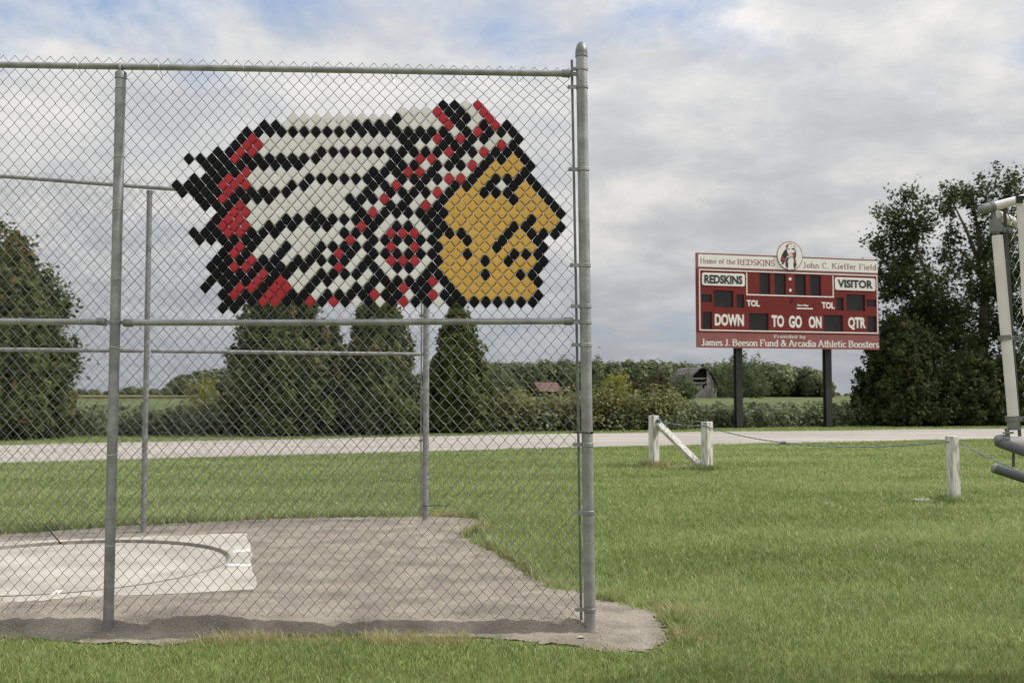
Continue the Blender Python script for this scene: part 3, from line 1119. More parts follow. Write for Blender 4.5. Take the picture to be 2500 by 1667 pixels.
for k in range(3):
    kn.tube([km + Vector(((k - 1) * 0.03, 0.022 * math.cos(a), 0.022 * math.sin(a))) for a in [j * math.pi / 5 for j in range(11)]], 0.012, 5)
kn.tube([km + Vector((-0.05, 0, -0.01)), km + Vector((-0.09, 0, -0.05))], 0.01, 5)
obj('knot', kn, M_ROPE, rope, smooth=True)
pl = gnd(2262, 1223)
cov = thing('ground_cover_plate', pl, 'small pale round cover plate sunk in the grass beside the lone post', 'cover plate')
obj('plate', MB().lathe(pl, [(0.16, 0), (0.16, 0.018), (0.148, 0.024), (0.01, 0.024)], (0, 0, 1), 20), M_CONC, cov, smooth=True)

# ------------------------------------------------------------------ scoreboard
bl_p = at(1701, 848, 38.5)
bl_t = at(1701, 617, 38.5)
brr = at(2145, 853, 40.6)
tdir = Vector((brr.x - bl_p.x, brr.y - bl_p.y, 0))
W = tdir.length
tdir.normalize()
ndir = Vector((tdir.y, -tdir.x, 0))          # towards the viewer
HB = bl_t.z - bl_p.z
Z0 = bl_p.z
O = Vector((bl_p.x, bl_p.y, Z0))
board = thing('scoreboard', gnd(1919, 1045), 'red football scoreboard on two dark steel posts beyond the road', 'scoreboard')
print('BOARD', W, HB, Z0)


def suv(x, y):
    """crop pixel of the board -> metres along and up the board face"""
    s = (x - 97.0) / 2083.0
    z0, z1 = 38.5, 40.6
    u = s * z0 / (z1 - s * (z1 - z0))
    yt = 270 + 66 * s
    yb = 1355 + 21 * s
    return u * W, (yb - y) / (yb - yt) * HB


def bp3(u, v, n=0.0):
    return O + tdir * u + Vector((0, 0, v)) + ndir * n


def brect(mb, x0, y0, x1, y1, n0, n1):
    u0, v1 = suv(x0, y0)
    u1, v0 = suv(x1, y1)
    return mb.prism([bp3(u0, v0, n1), bp3(u1, v0, n1), bp3(u1, v1, n1), bp3(u0, v1, n1)], ndir * (n0 - n1))


def brect_uv(mb, u0, v0, u1, v1, n0, n1):
    return mb.prism([bp3(u0, v0, n1), bp3(u1, v0, n1), bp3(u1, v1, n1), bp3(u0, v1, n1)], ndir * (n0 - n1))


# posts
for px, py, Yp in ((1809, 1047, 39.15), (2028, 1045, 40.2)):
    b = at(px, py, Yp)
    pmb = MB()
    R = Matrix(((tdir.x, -ndir.x, 0), (tdir.y, -ndir.y, 0), (0, 0, 1)))
    cpos = Vector((b.x, b.y, 0)) - ndir * 0.18
    zt = Z0 + HB * 0.92
    pmb.box(cpos + Vector((0, 0, zt / 2 - 0.2)), (0.05, 0.20, zt + 0.4), R)
    pmb.box(cpos + ndir * 0.11 + Vector((0, 0, zt / 2 - 0.2)), (0.27, 0.03, zt + 0.4), R)
    pmb.box(cpos - ndir * 0.11 + Vector((0, 0, zt / 2 - 0.2)), (0.27, 0.03, zt + 0.4), R)
    obj('post', pmb, M_SBPOST, board)

v_main0 = suv(100, 1180)[1]
v_main1 = suv(100, 452)[1]
back = MB()
brect_uv(back, 0.0, v_main0, W, v_main1, -0.055, -0.03)
obj('cabinet_back', back, M_SBRED, board)
side = MB()
brect_uv(side, 0.0, v_main0, 0.02, v_main1, -0.03, 0.06)
brect_uv(side, W - 0.02, v_main0, W, v_main1, -0.03, 0.06)
brect_uv(side, 0.02, v_main1 - 0.02, W - 0.02, v_main1, -0.03, 0.06)
brect_uv(side, 0.02, v_main0, W - 0.02, v_main0 + 0.02, -0.03, 0.06)
obj('cabinet_frame', side, M_SBRED, board)

WIN = [(815, 500, 940, 745), (990, 507, 1120, 750), (1222, 515, 1350, 755), (1395, 520, 1523, 758), (150, 750, 268, 838), (288, 700, 515, 898), (552, 748, 638, 900),
       (1697, 778, 1778, 925), (1812, 738, 2027, 930), (2043, 797, 2155, 880), (160, 948, 268, 1145), (692, 960, 917, 1158), (1550, 978, 1768, 1168), (2050, 988, 2150, 1175)]
wuv = []
for x0, y0, x1, y1 in WIN:
    u0, v1 = suv(x0, y0)
    u1, v0 = suv(x1, y1)
    wuv.append((u0, v0, u1, v1))
us = sorted({0.02, W - 0.02} | {w_[0] for w_ in wuv} | {w_[2] for w_ in wuv})
vs_ = sorted({v_main0 + 0.02, v_main1 - 0.02} | {w_[1] for w_ in wuv} | {w_[3] for w_ in wuv})
face = MB()
for i in range(len(us) - 1):
    for j in range(len(vs_) - 1):
        um, vm = (us[i] + us[i + 1]) / 2, (vs_[j] + vs_[j + 1]) / 2
        if any(a < um < c_ and b < vm < d for a, b, c_, d in wuv):
            continue
        face.add([bp3(us[i], vs_[j], .06), bp3(us[i + 1], vs_[j], .06), bp3(us[i + 1], vs_[j + 1], .06), bp3(us[i], vs_[j + 1], .06)], [(0, 1, 2, 3)])
for a, b, c_, d in wuv:
    q4 = [(a, b), (c_, b), (c_, d), (a, d)]
    for k in range(4):
        p, q2 = q4[k], q4[(k + 1) % 4]
        face.add([bp3(*p, .06), bp3(*q2, .06), bp3(*q2, -.03), bp3(*p, -.03)], [(0, 1, 2, 3)])
face_o = obj('cabinet_face', face, M_SBRED, board)
for a, b, c_, d in wuv:
    obj('digit_window', brect_uv(MB(), a + 0.002, b + 0.002, c_ - 0.002, d - 0.002, -0.028, -0.012), M_SBDARK, board)

# header, footer
u0h = 0.0
vh0, vh1 = v_main1 + 0.004, HB
hd = MB()
brect_uv(hd, 0, vh0, W, vh1, -0.05, 0.05)
header = obj('header_panel', hd, M_SBFADE, board)
vw1 = suv(118, 288)[1]
vw0 = suv(118, 430)[1]
obj('header_field', brect_uv(MB(), 0.075, vw0, W - 0.01, vw1, 0.051, 0.055), M_SBWHITE, header)
ft = MB()
brect_uv(ft, 0, 0, W, v_main0 - 0.004, -0.05, 0.052)
footer = obj('sponsor_panel', ft, M_SBFADE, board)


def bline(x0, y0, x1, y1, th=0.042):
    u0, v0 = suv(x0, y0)
    u1, v1 = suv(x1, y1)
    if abs(u1 - u0) > abs(v1 - v0):
        return brect_uv(MB(), min(u0, u1), (v0 + v1) / 2 - th / 2, max(u0, u1), (v0 + v1) / 2 + th / 2, 0.061, 0.066)
    return brect_uv(MB(), (u0 + u1) / 2 - th / 2, min(v0, v1), (u0 + u1) / 2 + th / 2, max(v0, v1), 0.061, 0.067)


def frame_lines(x0, y0, x1, y1, parts):
    u0, v1 = suv(x0, y0)
    u1, v0 = suv(x1, y1)
    th = 0.045
    R_ = {'t': (u0, v1 - th, u1, v1), 'b': (u0, v0, u1, v0 + th), 'l': (u0, v0 + th, u0 + th, v1 - th), 'r': (u1 - th, v0 + th, u1, v1 - th)}
    for k in parts:
        obj('white_stripe', brect_uv(MB(), *R_[k], 0.061, 0.066), M_SBWHITE, board)


frame_lines(122, 458, 2172, 1192, 'tblr')
frame_lines(665, 486, 1668, 778, 'blr')


def round_plate(x0, y0, x1, y1, nm, rr=0.09):
    u0, v1 = suv(x0, y0)
    u1, v0 = suv(x1, y1)
    pts = []
    for cx_, cy_, a0 in ((u1 - rr, v0 + rr, -90), (u1 - rr, v1 - rr, 0), (u0 + rr, v1 - rr, 90), (u0 + rr, v0 + rr, 180)):
        for k in range(6):
            a = math.radians(a0 + 90 * k / 5)
            pts.append(bp3(cx_ + rr * math.cos(a), cy_ + rr * math.sin(a), 0.075))
    return obj(nm, MB().prism(pts, -ndir * 0.013), M_SBWHITE, board)


np1 = round_plate(157, 499, 648, 656, 'name_plate')
np2 = round_plate(1683, 541, 2146, 699, 'name_plate')
Rb = Matrix(((tdir.x, 0, ndir.x, 0), (tdir.y, 0, ndir.y, 0), (0, 1, 0, 0), (0, 0, 0, 1)))


def text(s, x0, y0, x1, y1, m, par, n, bold=0.02, shear=0.0):
    """lettering fitted into a crop rectangle of the board face"""
    cu = bpy.data.curves.new('lettering', 'FONT')
    cu.body = s
    cu.size = 1
    cu.offset = bold
    cu.shear = shear
    cu.extrude = 0.004
    cu.resolution_u = 3
    to = bpy.data.objects.new('lettering', cu)
    C.objects.link(to)
    bpy.context.view_layer.update()
    dg = bpy.context.evaluated_depsgraph_get()
    me = bpy.data.meshes.new_from_object(to.evaluated_get(dg))
    bpy.data.objects.remove(to)
    co = np.empty(len(me.vertices) * 3)
    me.vertices.foreach_get('co', co)
    co = co.reshape(-1, 3)
    mn, mx = co.min(0), co.max(0)
    u0, v1 = suv(x0, y0)
    u1, v0 = suv(x1, y1)
    off = base_of(par)
    res = []
    for x, y, z in co:
        u = u0 + (x - mn[0]) / (mx[0] - mn[0]) * (u1 - u0)
        v = v0 + (y - mn[1]) / (mx[1] - mn[1]) * (v1 - v0)
        p = bp3(u, v, n + (z - mn[2]) * 0.5) - off
        res += [p.x, p.y, p.z]
    me.vertices.foreach_set('co', res)
    me.materials.clear()
    me.materials.append(m)
    me.update()
    o = bpy.data.objects.new('lettering', me)
    C.objects.link(o)
    o.parent = par
    return o


NB = 0.0765
text("REDSKINS", 182, 522, 620, 634, M_SBBLACK, np1, NB, 0.042)
text("VISITOR", 1712, 566, 2115, 672, M_SBBLACK, np2, NB, 0.042)
for s, bx in (("DOWN", (300, 970, 632, 1112)), ("TO", (950, 982, 1093, 1122)), ("GO", (1148, 986, 1297, 1130)), ("ON", (1375, 992, 1523, 1132)), ("QTR", (1827, 1000, 2028, 1152)), ("TOL", (668, 810, 815, 888)), ("TOL", (1528, 828, 1673, 908))):
    text(s, *bx, M_SBWHITE, face_o, 0.0615, 0.042)
text("Fair-Play", 1243, 856, 1380, 888, M_SBWHITE, face_o, 0.0615, 0.03, 0.3)
obj('white_stripe', bline(1240, 904, 1424, 908, 0.05), M_SBWHITE, board)
u_, v_ = suv(1168, 566)
for yy in (566, 697):
    u_, v_ = suv(1169, yy)
    pts = [bp3(u_ + 0.062 * math.cos(k * math.pi / 8), v_ + 0.062 * math.sin(k * math.pi / 8), 0.07) for k in range(16)]
    obj('colon_lamp', MB().prism(pts, -ndir * 0.009), M_SBWHITE, board)
u_, v_ = suv(1190, 802)
obj('socket', brect_uv(MB(), u_ - 0.05, v_ - 0.05, u_ + 0.05, v_ + 0.05, 0.061, 0.08), M_SBDARK, board)
obj('access_panel', brect(MB(), 1215, 802, 1450, 935, 0.0602, 0.0612), M_SBRED, face_o)

# serif lettering built from pen strokes: thick stems, thin bars
K = 0.5523


def arc(cx_, cy_, rx, ry, a0, a1, n=10):
    return [(cx_ + rx * math.cos(math.radians(a0 + (a1 - a0) * k / n)), cy_ + ry * math.sin(math.radians(a0 + (a1 - a0) * k / n))) for k in range(n + 1)]


def ln(*p):
    return list(p)


# each glyph: (advance, strokes, serifs); x-height .46, cap height .70
XH, CH = 0.46, 0.70
G = {
    'H': (.72, [ln((.12, 0), (.12, CH)), ln((.58, 0), (.58, CH)), ln((.12, .36), (.58, .36))], [(.12, 0), (.12, CH), (.58, 0), (.58, CH)]),
    'R': (.68, [ln((.12, 0), (.12, CH)), [(.12, CH - .02)] + arc(.32, .52, .19, .165, 90, -90) + [(.12, .355)], ln((.34, .35), (.6, 0))], [(.12, 0), (.12, CH), (.6, 0)]),
    'E': (.62, [ln((.12, 0), (.12, CH)), ln((.12, CH - .02), (.53, CH - .02), (.53, CH - .15)), ln((.12, .37), (.42, .37)), ln((.12, .02), (.56, .02), (.56, .17))], [(.12, 0), (.12, CH)]),
    'D': (.72, [ln((.12, 0), (.12, CH)), [(.12, CH - .02)] + arc(.30, .35, .32, .33, 90, -90, 14) + [(.12, .02)]], [(.12, 0), (.12, CH)]),
    'S': (.54, [arc(.27, .52, .18, .165, 20, 270, 12) + arc(.27, .185, .19, .17, 90, -160, 12)], []),
    'K': (.70, [ln((.12, 0), (.12, CH)), ln((.13, .28), (.56, CH)), ln((.28, .42), (.6, 0))], [(.12, 0), (.12, CH), (.56, CH), (.6, 0)]),
    'I': (.32, [ln((.15, 0), (.15, CH))], [(.15, 0), (.15, CH)]),
    'N': (.74, [ln((.12, 0), (.12, CH)), ln((.12, CH), (.6, 0)), ln((.6, 0), (.6, CH))], [(.12, 0), (.12, CH), (.6, CH)]),
    'J': (.42, [ln((.26, CH), (.26, .12)) + arc(.16, .1, .1, .11, 0, -170, 8)], [(.26, CH)]),
    'C': (.68, [arc(.36, .35, .27, .34, 40, 320, 18)], []),
    'F': (.58, [ln((.12, 0), (.12, CH)), ln((.12, CH - .02), (.52, CH - .02), (.52, CH - .15)), ln((.12, .36), (.40, .36))], [(.12, 0), (.12, CH)]),
    'P': (.60, [ln((.12, 0), (.12, CH)), [(.12, CH - .02)] + arc(.30, .51, .21, .175, 90, -90) + [(.12, .335)]], [(.12, 0), (.12, CH)]),
    'B': (.66, [ln((.12, 0), (.12, CH)), [(.12, CH - .02)] + arc(.30, .53, .18, .155, 90, -90) + [(.12, .375)], [(.12, .375)] + arc(.33, .195, .21, .178, 90, -90) + [(.12, .018)]], [(.12, 0), (.12, CH)]),
    'A': (.70, [ln((.06, 0), (.33, CH)), ln((.33, CH), (.62, 0)), ln((.16, .24), (.52, .24))], [(.06, 0), (.62, 0)]),
    '&': (.74, [ln((.66, .02), (.24, .52)) + arc(.33, .57, .1, .11, 190, -20, 8) + ln((.38, .44), (.16, .3)) + arc(.25, .17, .17, .16, 130, 300, 8) + ln((.5, .16), (.6, .38))], [(.6, .38)]),
    'o': (.50, [arc(.25, .23, .19, .225, 0, 360, 18)], []),
    'm': (.78, [ln((.10, 0), (.10, XH)), arc(.235, .30, .135, .15, 160, 0, 8) + [(.37, 0)], arc(.51, .30, .135, .15, 160, 0, 8) + [(.645, 0)]], [(.10, 0), (.37, 0), (.645, 0)]),
    'e': (.46, [ln((.07, .25), (.40, .25)) + arc(.235, .23, .17, .225, 5, 320, 16)], []),
    'f': (.34, [arc(.27, .56, .12, .13, 60, 180, 8) + [(.15, 0)], ln((.03, XH - .02), (.29, XH - .02))], [(.15, 0)]),
    't': (.33, [ln((.15, .62), (.15, .09)) + arc(.23, .09, .08, .08, 180, 320, 6), ln((.03, XH - .02), (.29, XH - .02))], []),
    'h': (.54, [ln((.10, 0), (.10, CH)), arc(.255, .29, .155, .16, 160, 0, 8) + [(.41, 0)]], [(.10, 0), (.41, 0)]),
    'n': (.54, [ln((.10, 0), (.10, XH)), arc(.255, .29, .155, .16, 160, 0, 8) + [(.41, 0)]], [(.10, 0), (.41, 0)]),
    'i': (.27, [ln((.13, 0), (.13, XH)), ln((.13, .60), (.13, .67))], [(.13, 0)]),
    'r': (.38, [ln((.10, 0), (.10, XH)), arc(.24, .30, .14, .15, 165, 60, 6)], [(.10, 0)]),
    'l': (.27, [ln((.13, 0), (.13, CH))], [(.13, 0)]),
    'd': (.52, [arc(.24, .23, .17, .225, 0, 360, 16), ln((.42, 0), (.42, CH))], [(.42, 0)]),
    'v': (.48, [ln((.05, XH), (.24, 0)), ln((.24, 0), (.43, XH))], [(.05, XH), (.43, XH)]),
    'b': (.52, [ln((.10, 0), (.10, CH)), arc(.28, .23, .17, .225, 0, 360, 16)], []),
    'y': (.48, [ln((.05, XH), (.25, .02)), ln((.43, XH), (.2, -.14), (.08, -.18))], [(.05, XH), (.43, XH)]),
    'a': (.46, [arc(.22, .32, .14, .135, 160, 0, 8) + [(.36, .03), (.42, .02)], arc(.21, .13, .15, .125, 60, 330, 12)], []),
    's': (.40, [arc(.20, .34, .125, .11, 30, 270, 10) + arc(.20, .115, .135, .11, 90, -160, 10)], []),
    'u': (.54, [ln((.11, XH), (.11, .15)) + arc(.25, .15, .14, .145, 180, 350, 8), ln((.41, 0), (.41, XH))], [(.41, 0)]),
    'c': (.44, [arc(.25, .23, .18, .225, 45, 320, 16)], []),
    '.': (.22, [ln((.1, 0), (.1, .07))], []), ' ': (.25, [], []),
}


def serif_text(line, x0, y0, x1, y1, m, par, n, thick=0.105, thin=0.045, track=0.0):
    """y0: crop row of the cap line, y1: of the base line"""
    adv = 0
    quads = []
    word = 0
    for ch in line:
        word += ch == ' '
        a, st_, se = G[ch]
        for pl_ in st_:
            for (ax, ay), (bx, by) in zip(pl_[:-1], pl_[1:]):
                dx, dy = bx - ax, by - ay
                l_ = math.hypot(dx, dy) or 1e-6
                quads.append((adv + ax, ay, adv + bx, by, word))
        for sx_, sy_ in se:
            quads.append((adv + sx_ - .10, sy_ + (.018 if sy_ < .2 else -.018), adv + sx_ + .10, sy_ + (.018 if sy_ < .2 else -.018), word))
        adv += a + track
    mbs = [MB() for _ in range(word + 1)]
    for (ax, ay, bx, by, wi) in quads:
        mb = mbs[wi]
        dx, dy = bx - ax, by - ay
        l_ = math.hypot(dx, dy) or 1e-6
        vert = abs(dy) / l_
        wd = (thin + (thick - thin) * vert ** 1.3) / 2
        nx, ny = -dy / l_ * wd, dx / l_ * wd
        ex, ey = dx / l_ * 0.012, dy / l_ * 0.012
        pts = [(ax + nx - ex, ay + ny - ey), (ax - nx - ex, ay - ny - ey), (bx - nx + ex, by - ny + ey), (bx + nx + ex, by + ny + ey)]
        res = []
        for gx_, gy_ in pts:
            xx = x0 + (x1 - x0) * gx_ / adv
            sl = (xx - x0) / (x1 - x0)
            u0, va = suv(xx, y1[0] + (y1[1] - y1[0]) * sl)
            _, vb = suv(xx, y0[0] + (y0[1] - y0[0]) * sl)
            res.append(bp3(u0, va + (vb - va) * gy_ / CH, n))
        k = len(mb.v)
        mb.add(res, [(0, 1, 2, 3)])
    # alternate layers a hair apart so overlapping strokes never lie in one plane
    for mb in mbs:
        for i in range(len(mb.f)):
            lift = ndir * (0.0004 * (i % 7))
            for j in mb.f[i]:
                mb.v[j] = tuple(Vector(mb.v[j]) + lift)
        obj('lettering', mb, m, par)


serif_text("Home of the", 140, (332, 345), 548, (392, 400), M_SBMAROON, header, 0.0565, 0.12, 0.055, 0.05)
serif_text("REDSKINS", 566, (342, 352), 998, (408, 420), M_SBMAROON, header, 0.0565, 0.12, 0.055)
serif_text("John C. Kieffer Field", 1322, (372, 392), 2168, (435, 456), M_SBMAROON, header, 0.0565, 0.12, 0.055, 0.05)
serif_text("Provided by", 975, (1207, 1211), 1342, (1244, 1248), M_SBWHITE, footer, 0.0535, 0.13, 0.065, 0.11)
serif_text("James J. Beeson Fund & Arcadia Athletic Boosters", 145, (1258, 1276), 2178, (1332, 1352), M_SBWHITE, footer, 0.0535, 0.135, 0.06)

# round emblem on top of the board
uc, vc = suv(1167, 300)
RD = 0.58


def disc(r, n0, n1, nm, m, par):
    pts = [bp3(uc + r * math.cos(k * math.pi / 20), vc + r * math.sin(k * math.pi / 20), n1) for k in range(40)]
    return obj(nm, MB().prism(pts, ndir * (n0 - n1)), m, par)


disc_o = disc(RD, 0.056, 0.085, 'emblem_disc', M_SBMAROON, board)
disc(RD * 0.95, 0.0855, 0.089, 'emblem_field', M_SBWHITE, disc_o)
M_SBREDP = mat('print_red', (0.36, 0.035, 0.05), 0.6)


def epoly(pts, m, n):
    """flat print on the disc, pts in pixels of a 1742 px crop centred on 835,760"""
    k = RD / 560.0
    return obj('emblem_print', MB().prism([bp3(uc + (x - 838) * k, vc - (y - 760) * k, n) for x, y in pts], -ndir * 0.0015), m, disc_o)


epoly([(690, 480), (720, 560), (735, 660), (745, 760), (690, 830), (640, 960), (560, 1090), (480, 1130), (490, 1000), (430, 980), (450, 860), (500, 720), (570, 600)], M_SBBLACK, 0.092)
epoly([(480, 850), (560, 780), (540, 870), (600, 860), (640, 900), (560, 1040), (530, 1080), (550, 960), (470, 930)], M_SBREDP, 0.0945)
epoly([(800, 840), (730, 1000), (760, 1060), (745, 1260), (690, 1230), (640, 1130), (650, 960), (720, 820)], M_SBBLACK, 0.0945)
epoly([(1040, 450), (1090, 540), (1112, 680), (1100, 800), (1060, 860), (1060, 1000), (1110, 1130), (1030, 1275), (980, 1120), (1010, 960), (990, 830), (1040, 700), (1050, 600)], M_SBBLACK, 0.092)
epoly([(660, 400), (720, 330), (820, 270), (830, 300), (780, 350), (760, 440), (720, 490), (690, 470)], M_SBREDP, 0.092)
epoly([(870, 250), (930, 310), (910, 330), (870, 290)], M_SBBLACK, 0.092)
epoly([(1000, 340), (1080, 390), (1090, 430), (1040, 400)], M_SBBLACK, 0.092)
epoly([(730, 490), (830, 480), (830, 520), (740, 520)], M_SBBLACK, 0.092)
epoly([(920, 490), (960, 455), (1040, 455), (1030, 510), (930, 515)], M_SBBLACK, 0.0945)
epoly([(735, 640), (790, 690), (800, 770), (770, 790)], M_SBREDP, 0.092)
epoly([(960, 640), (1045, 610), (1030, 730), (985, 790), (950, 740)], M_SBREDP, 0.092)
epoly([(830, 640), (960, 632), (955, 655), (835, 662)], M_SBREDP, 0.092)
epoly([(835, 715), (890, 705), (950, 712), (890, 735)], M_SBREDP, 0.0945)
epoly([(780, 800), (1000, 795), (990, 830), (900, 818), (800, 835)], M_SBBLACK, 0.0945)
epoly([(1070, 880), (1100, 890), (1110, 1000), (1130, 1080), (1110, 1120), (1080, 1040)], M_SBREDP, 0.0935)

# ------------------------------------------------------------------ white pipe railing at the right edge
YR = 4.72
rail = thing('grandstand_railing', at(2470, 1030, YR), 'white pipe guard railing with chain link infill at the right edge', 'railing')


def PR(px, py, d=0.0):
    return at(px, py, YR + d)


obj('upright', MB().tube([PR(2435, 575), PR(2474, 1018)], 0.0245, 16), M_WPIPE, rail, smooth=True)
obj('upright', MB().tube([PR(2497, 490, -0.06), PR(2513, 770, -0.06)], 0.03, 4), M_WPIPE, rail)
tp = obj('top_pipe', MB().tube([PR(2418, 506), PR(2500, 485), PR(2800, 408)], 0.0215, 16), M_WPIPE, rail, smooth=True)
obj('elbow', MB().lathe(PR(2389, 514), [(0.008, 0), (0.017, 0.004), (0.023, 0.016), (0.0255, 0.03), (0.0255, 0.075)], PR(2500, 485) - PR(2389, 514), 16), M_FIT, tp, smooth=True)
obj('clamp', MB().tube([PR(2419, 506), PR(2426, 504)], 0.0275, 16).tube([PR(2424, 514), PR(2431, 548)], 0.011, 8), M_FIT, tp, smooth=True)
obj('side_pipe', MB().tube([PR(2434, 524, 0.05), PR(2522, 562, 0.3)], 0.022, 14), M_WPIPE, rail, smooth=True)
obj('collar', MB().tube([PR(2430, 535), PR(2432, 552), PR(2432.5, 553), PR(2434, 567)], [0.0265, 0.028, 0.031, 0.031], 16), M_FIT, rail, smooth=True)
obj('collar', MB().tube([PR(2472, 1016), PR(2473, 1028), PR(2473.4, 1029), PR(2475, 1049)], [0.029, 0.029, 0.027, 0.027], 16), M_FIT, rail, smooth=True)
for px, py in ((2431, 560), (2453, 824), (2471, 1021)):
    mb = MB().tube([PR(px - 0.6, py - 5.5), PR(px + 0.6, py + 6)], 0.030, 16)
    mb.box(PR(px + 26, py + 1, -0.008), (0.055, 0.010, 0.022))
    mb.lathe(PR(px + 36, py + 1, -0.03), [(0.010, 0), (0.010, 0.02), (0.006, 0.021), (0.006, 0.05)], (0, 1, 0), 8)
    obj('clamp', mb, M_FIT, rail, smooth=True)
obj('tension_bar', MB().tube([PR(2453, 512, 0.03), PR(2470, 800, 0.03), PR(2490, 1065, 0.03)], 0.0085, 6), M_FITD, rail)
bp_ = obj('bottom_pipe', MB().tube([PR(2452, 1076), PR(2500, 1079), PR(2800, 1098)], 0.0225, 16), M_WPIPE, rail, smooth=True)
obj('elbow', MB().lathe(PR(2428, 1073), [(0.008, 0), (0.018, 0.004), (0.0245, 0.016), (0.027, 0.03), (0.027, 0.062)], PR(2800, 1098) - PR(2428, 1073), 16), M_FIT, bp_, smooth=True)
obj('support_pipe', MB().tube([PR(2440, 1080, 0.02), PR(2520, 1108, -0.28)], 0.024, 14), M_FITD, rail, smooth=True)
obj('bolt', MB().tube([PR(2458, 1045), PR(2461, 1068)], 0.011, 8).tube([PR(2449, 1057, -0.02), PR(2474, 1056, -0.02)], 0.005, 6), M_FIT, rail, smooth=True)
obj('short_bar', MB().tube([PR(2475, 1092, 0.03), PR(2474, 1139, 0.03)], 0.0075, 6), M_FITD, rail)
lp_ = obj('lower_pipe', MB().tube([PR(2429, 1143, -0.35), PR(2500, 1166, -0.45), PR(2600, 1198, -0.56)], 0.0215, 18), M_FITD, rail, smooth=True)
dcap = (PR(2429, 1143, -0.35) - PR(2500, 1166, -0.45)).normalized()
obj('end_cap', MB().lathe(PR(2429, 1143, -0.35), [(0.0225, -0.012), (0.0225, 0.003), (0.02, 0.006)], dcap, 18), M_FIT, lp_, smooth=True)
obj('cap_bracket', MB().box(PR(2494, 467 + 20, -0.075), (0.05, 0.012, 0.034)), M_TIEBLK, rail)
# legs carrying the railing, beyond the picture's edge
for px in (2640, 2790):
    a = PR(px, 1092)
    obj('leg', MB().tube([Vector((a.x, YR, -0.1)), Vector((a.x, YR, at(px, 430, YR).z))], 0.024, 12), M_WPIPE, rail, smooth=True)
    b = PR(min(px, 2596), 1197, -0.56)
    obj('leg', MB().tube([Vector((b.x, b.y, -0.1)), Vector((b.x, b.y, b.z + 0.05))], 0.022, 12), M_FITD, rail, smooth=True)


def rnode(c, r):
    c = np.asarray(c, float)
    r = np.asarray(r, float)
    o_ = PR(2458, 500, 0.045)
    z = o_.z - r * 0.0365
    x = o_.x + c * 0.0300 + r * 0.0022
    y = o_.y + c * 0.024
    return np.stack([x, y, z], -1)


for k in range(3):
    yb = 4.50 + 0.19 * k
    obj('deck_board', MB().box((3.30, yb, 1.02), (1.30, 0.16, 0.04)), M_FIT, rail)
obj('deck_beam', MB().box((2.72, 4.70, 0.96), (0.06, 0.56, 0.07)), M_FITD, rail)
obj('deck_beam', MB().box((3.80, 4.70, 0.96), (0.06, 0.56, 0.07)), M_FITD, rail)
V_, Q_ = wires(rnode, 0, 16, 0, 34, 0.0023, True, (-0.62, 0.78, 0), RNG)
tag(npmesh('chain_link_mesh', V_, Q_, M_GALVW, rail, smooth=True), kind='stuff')

# ------------------------------------------------------------------ trees


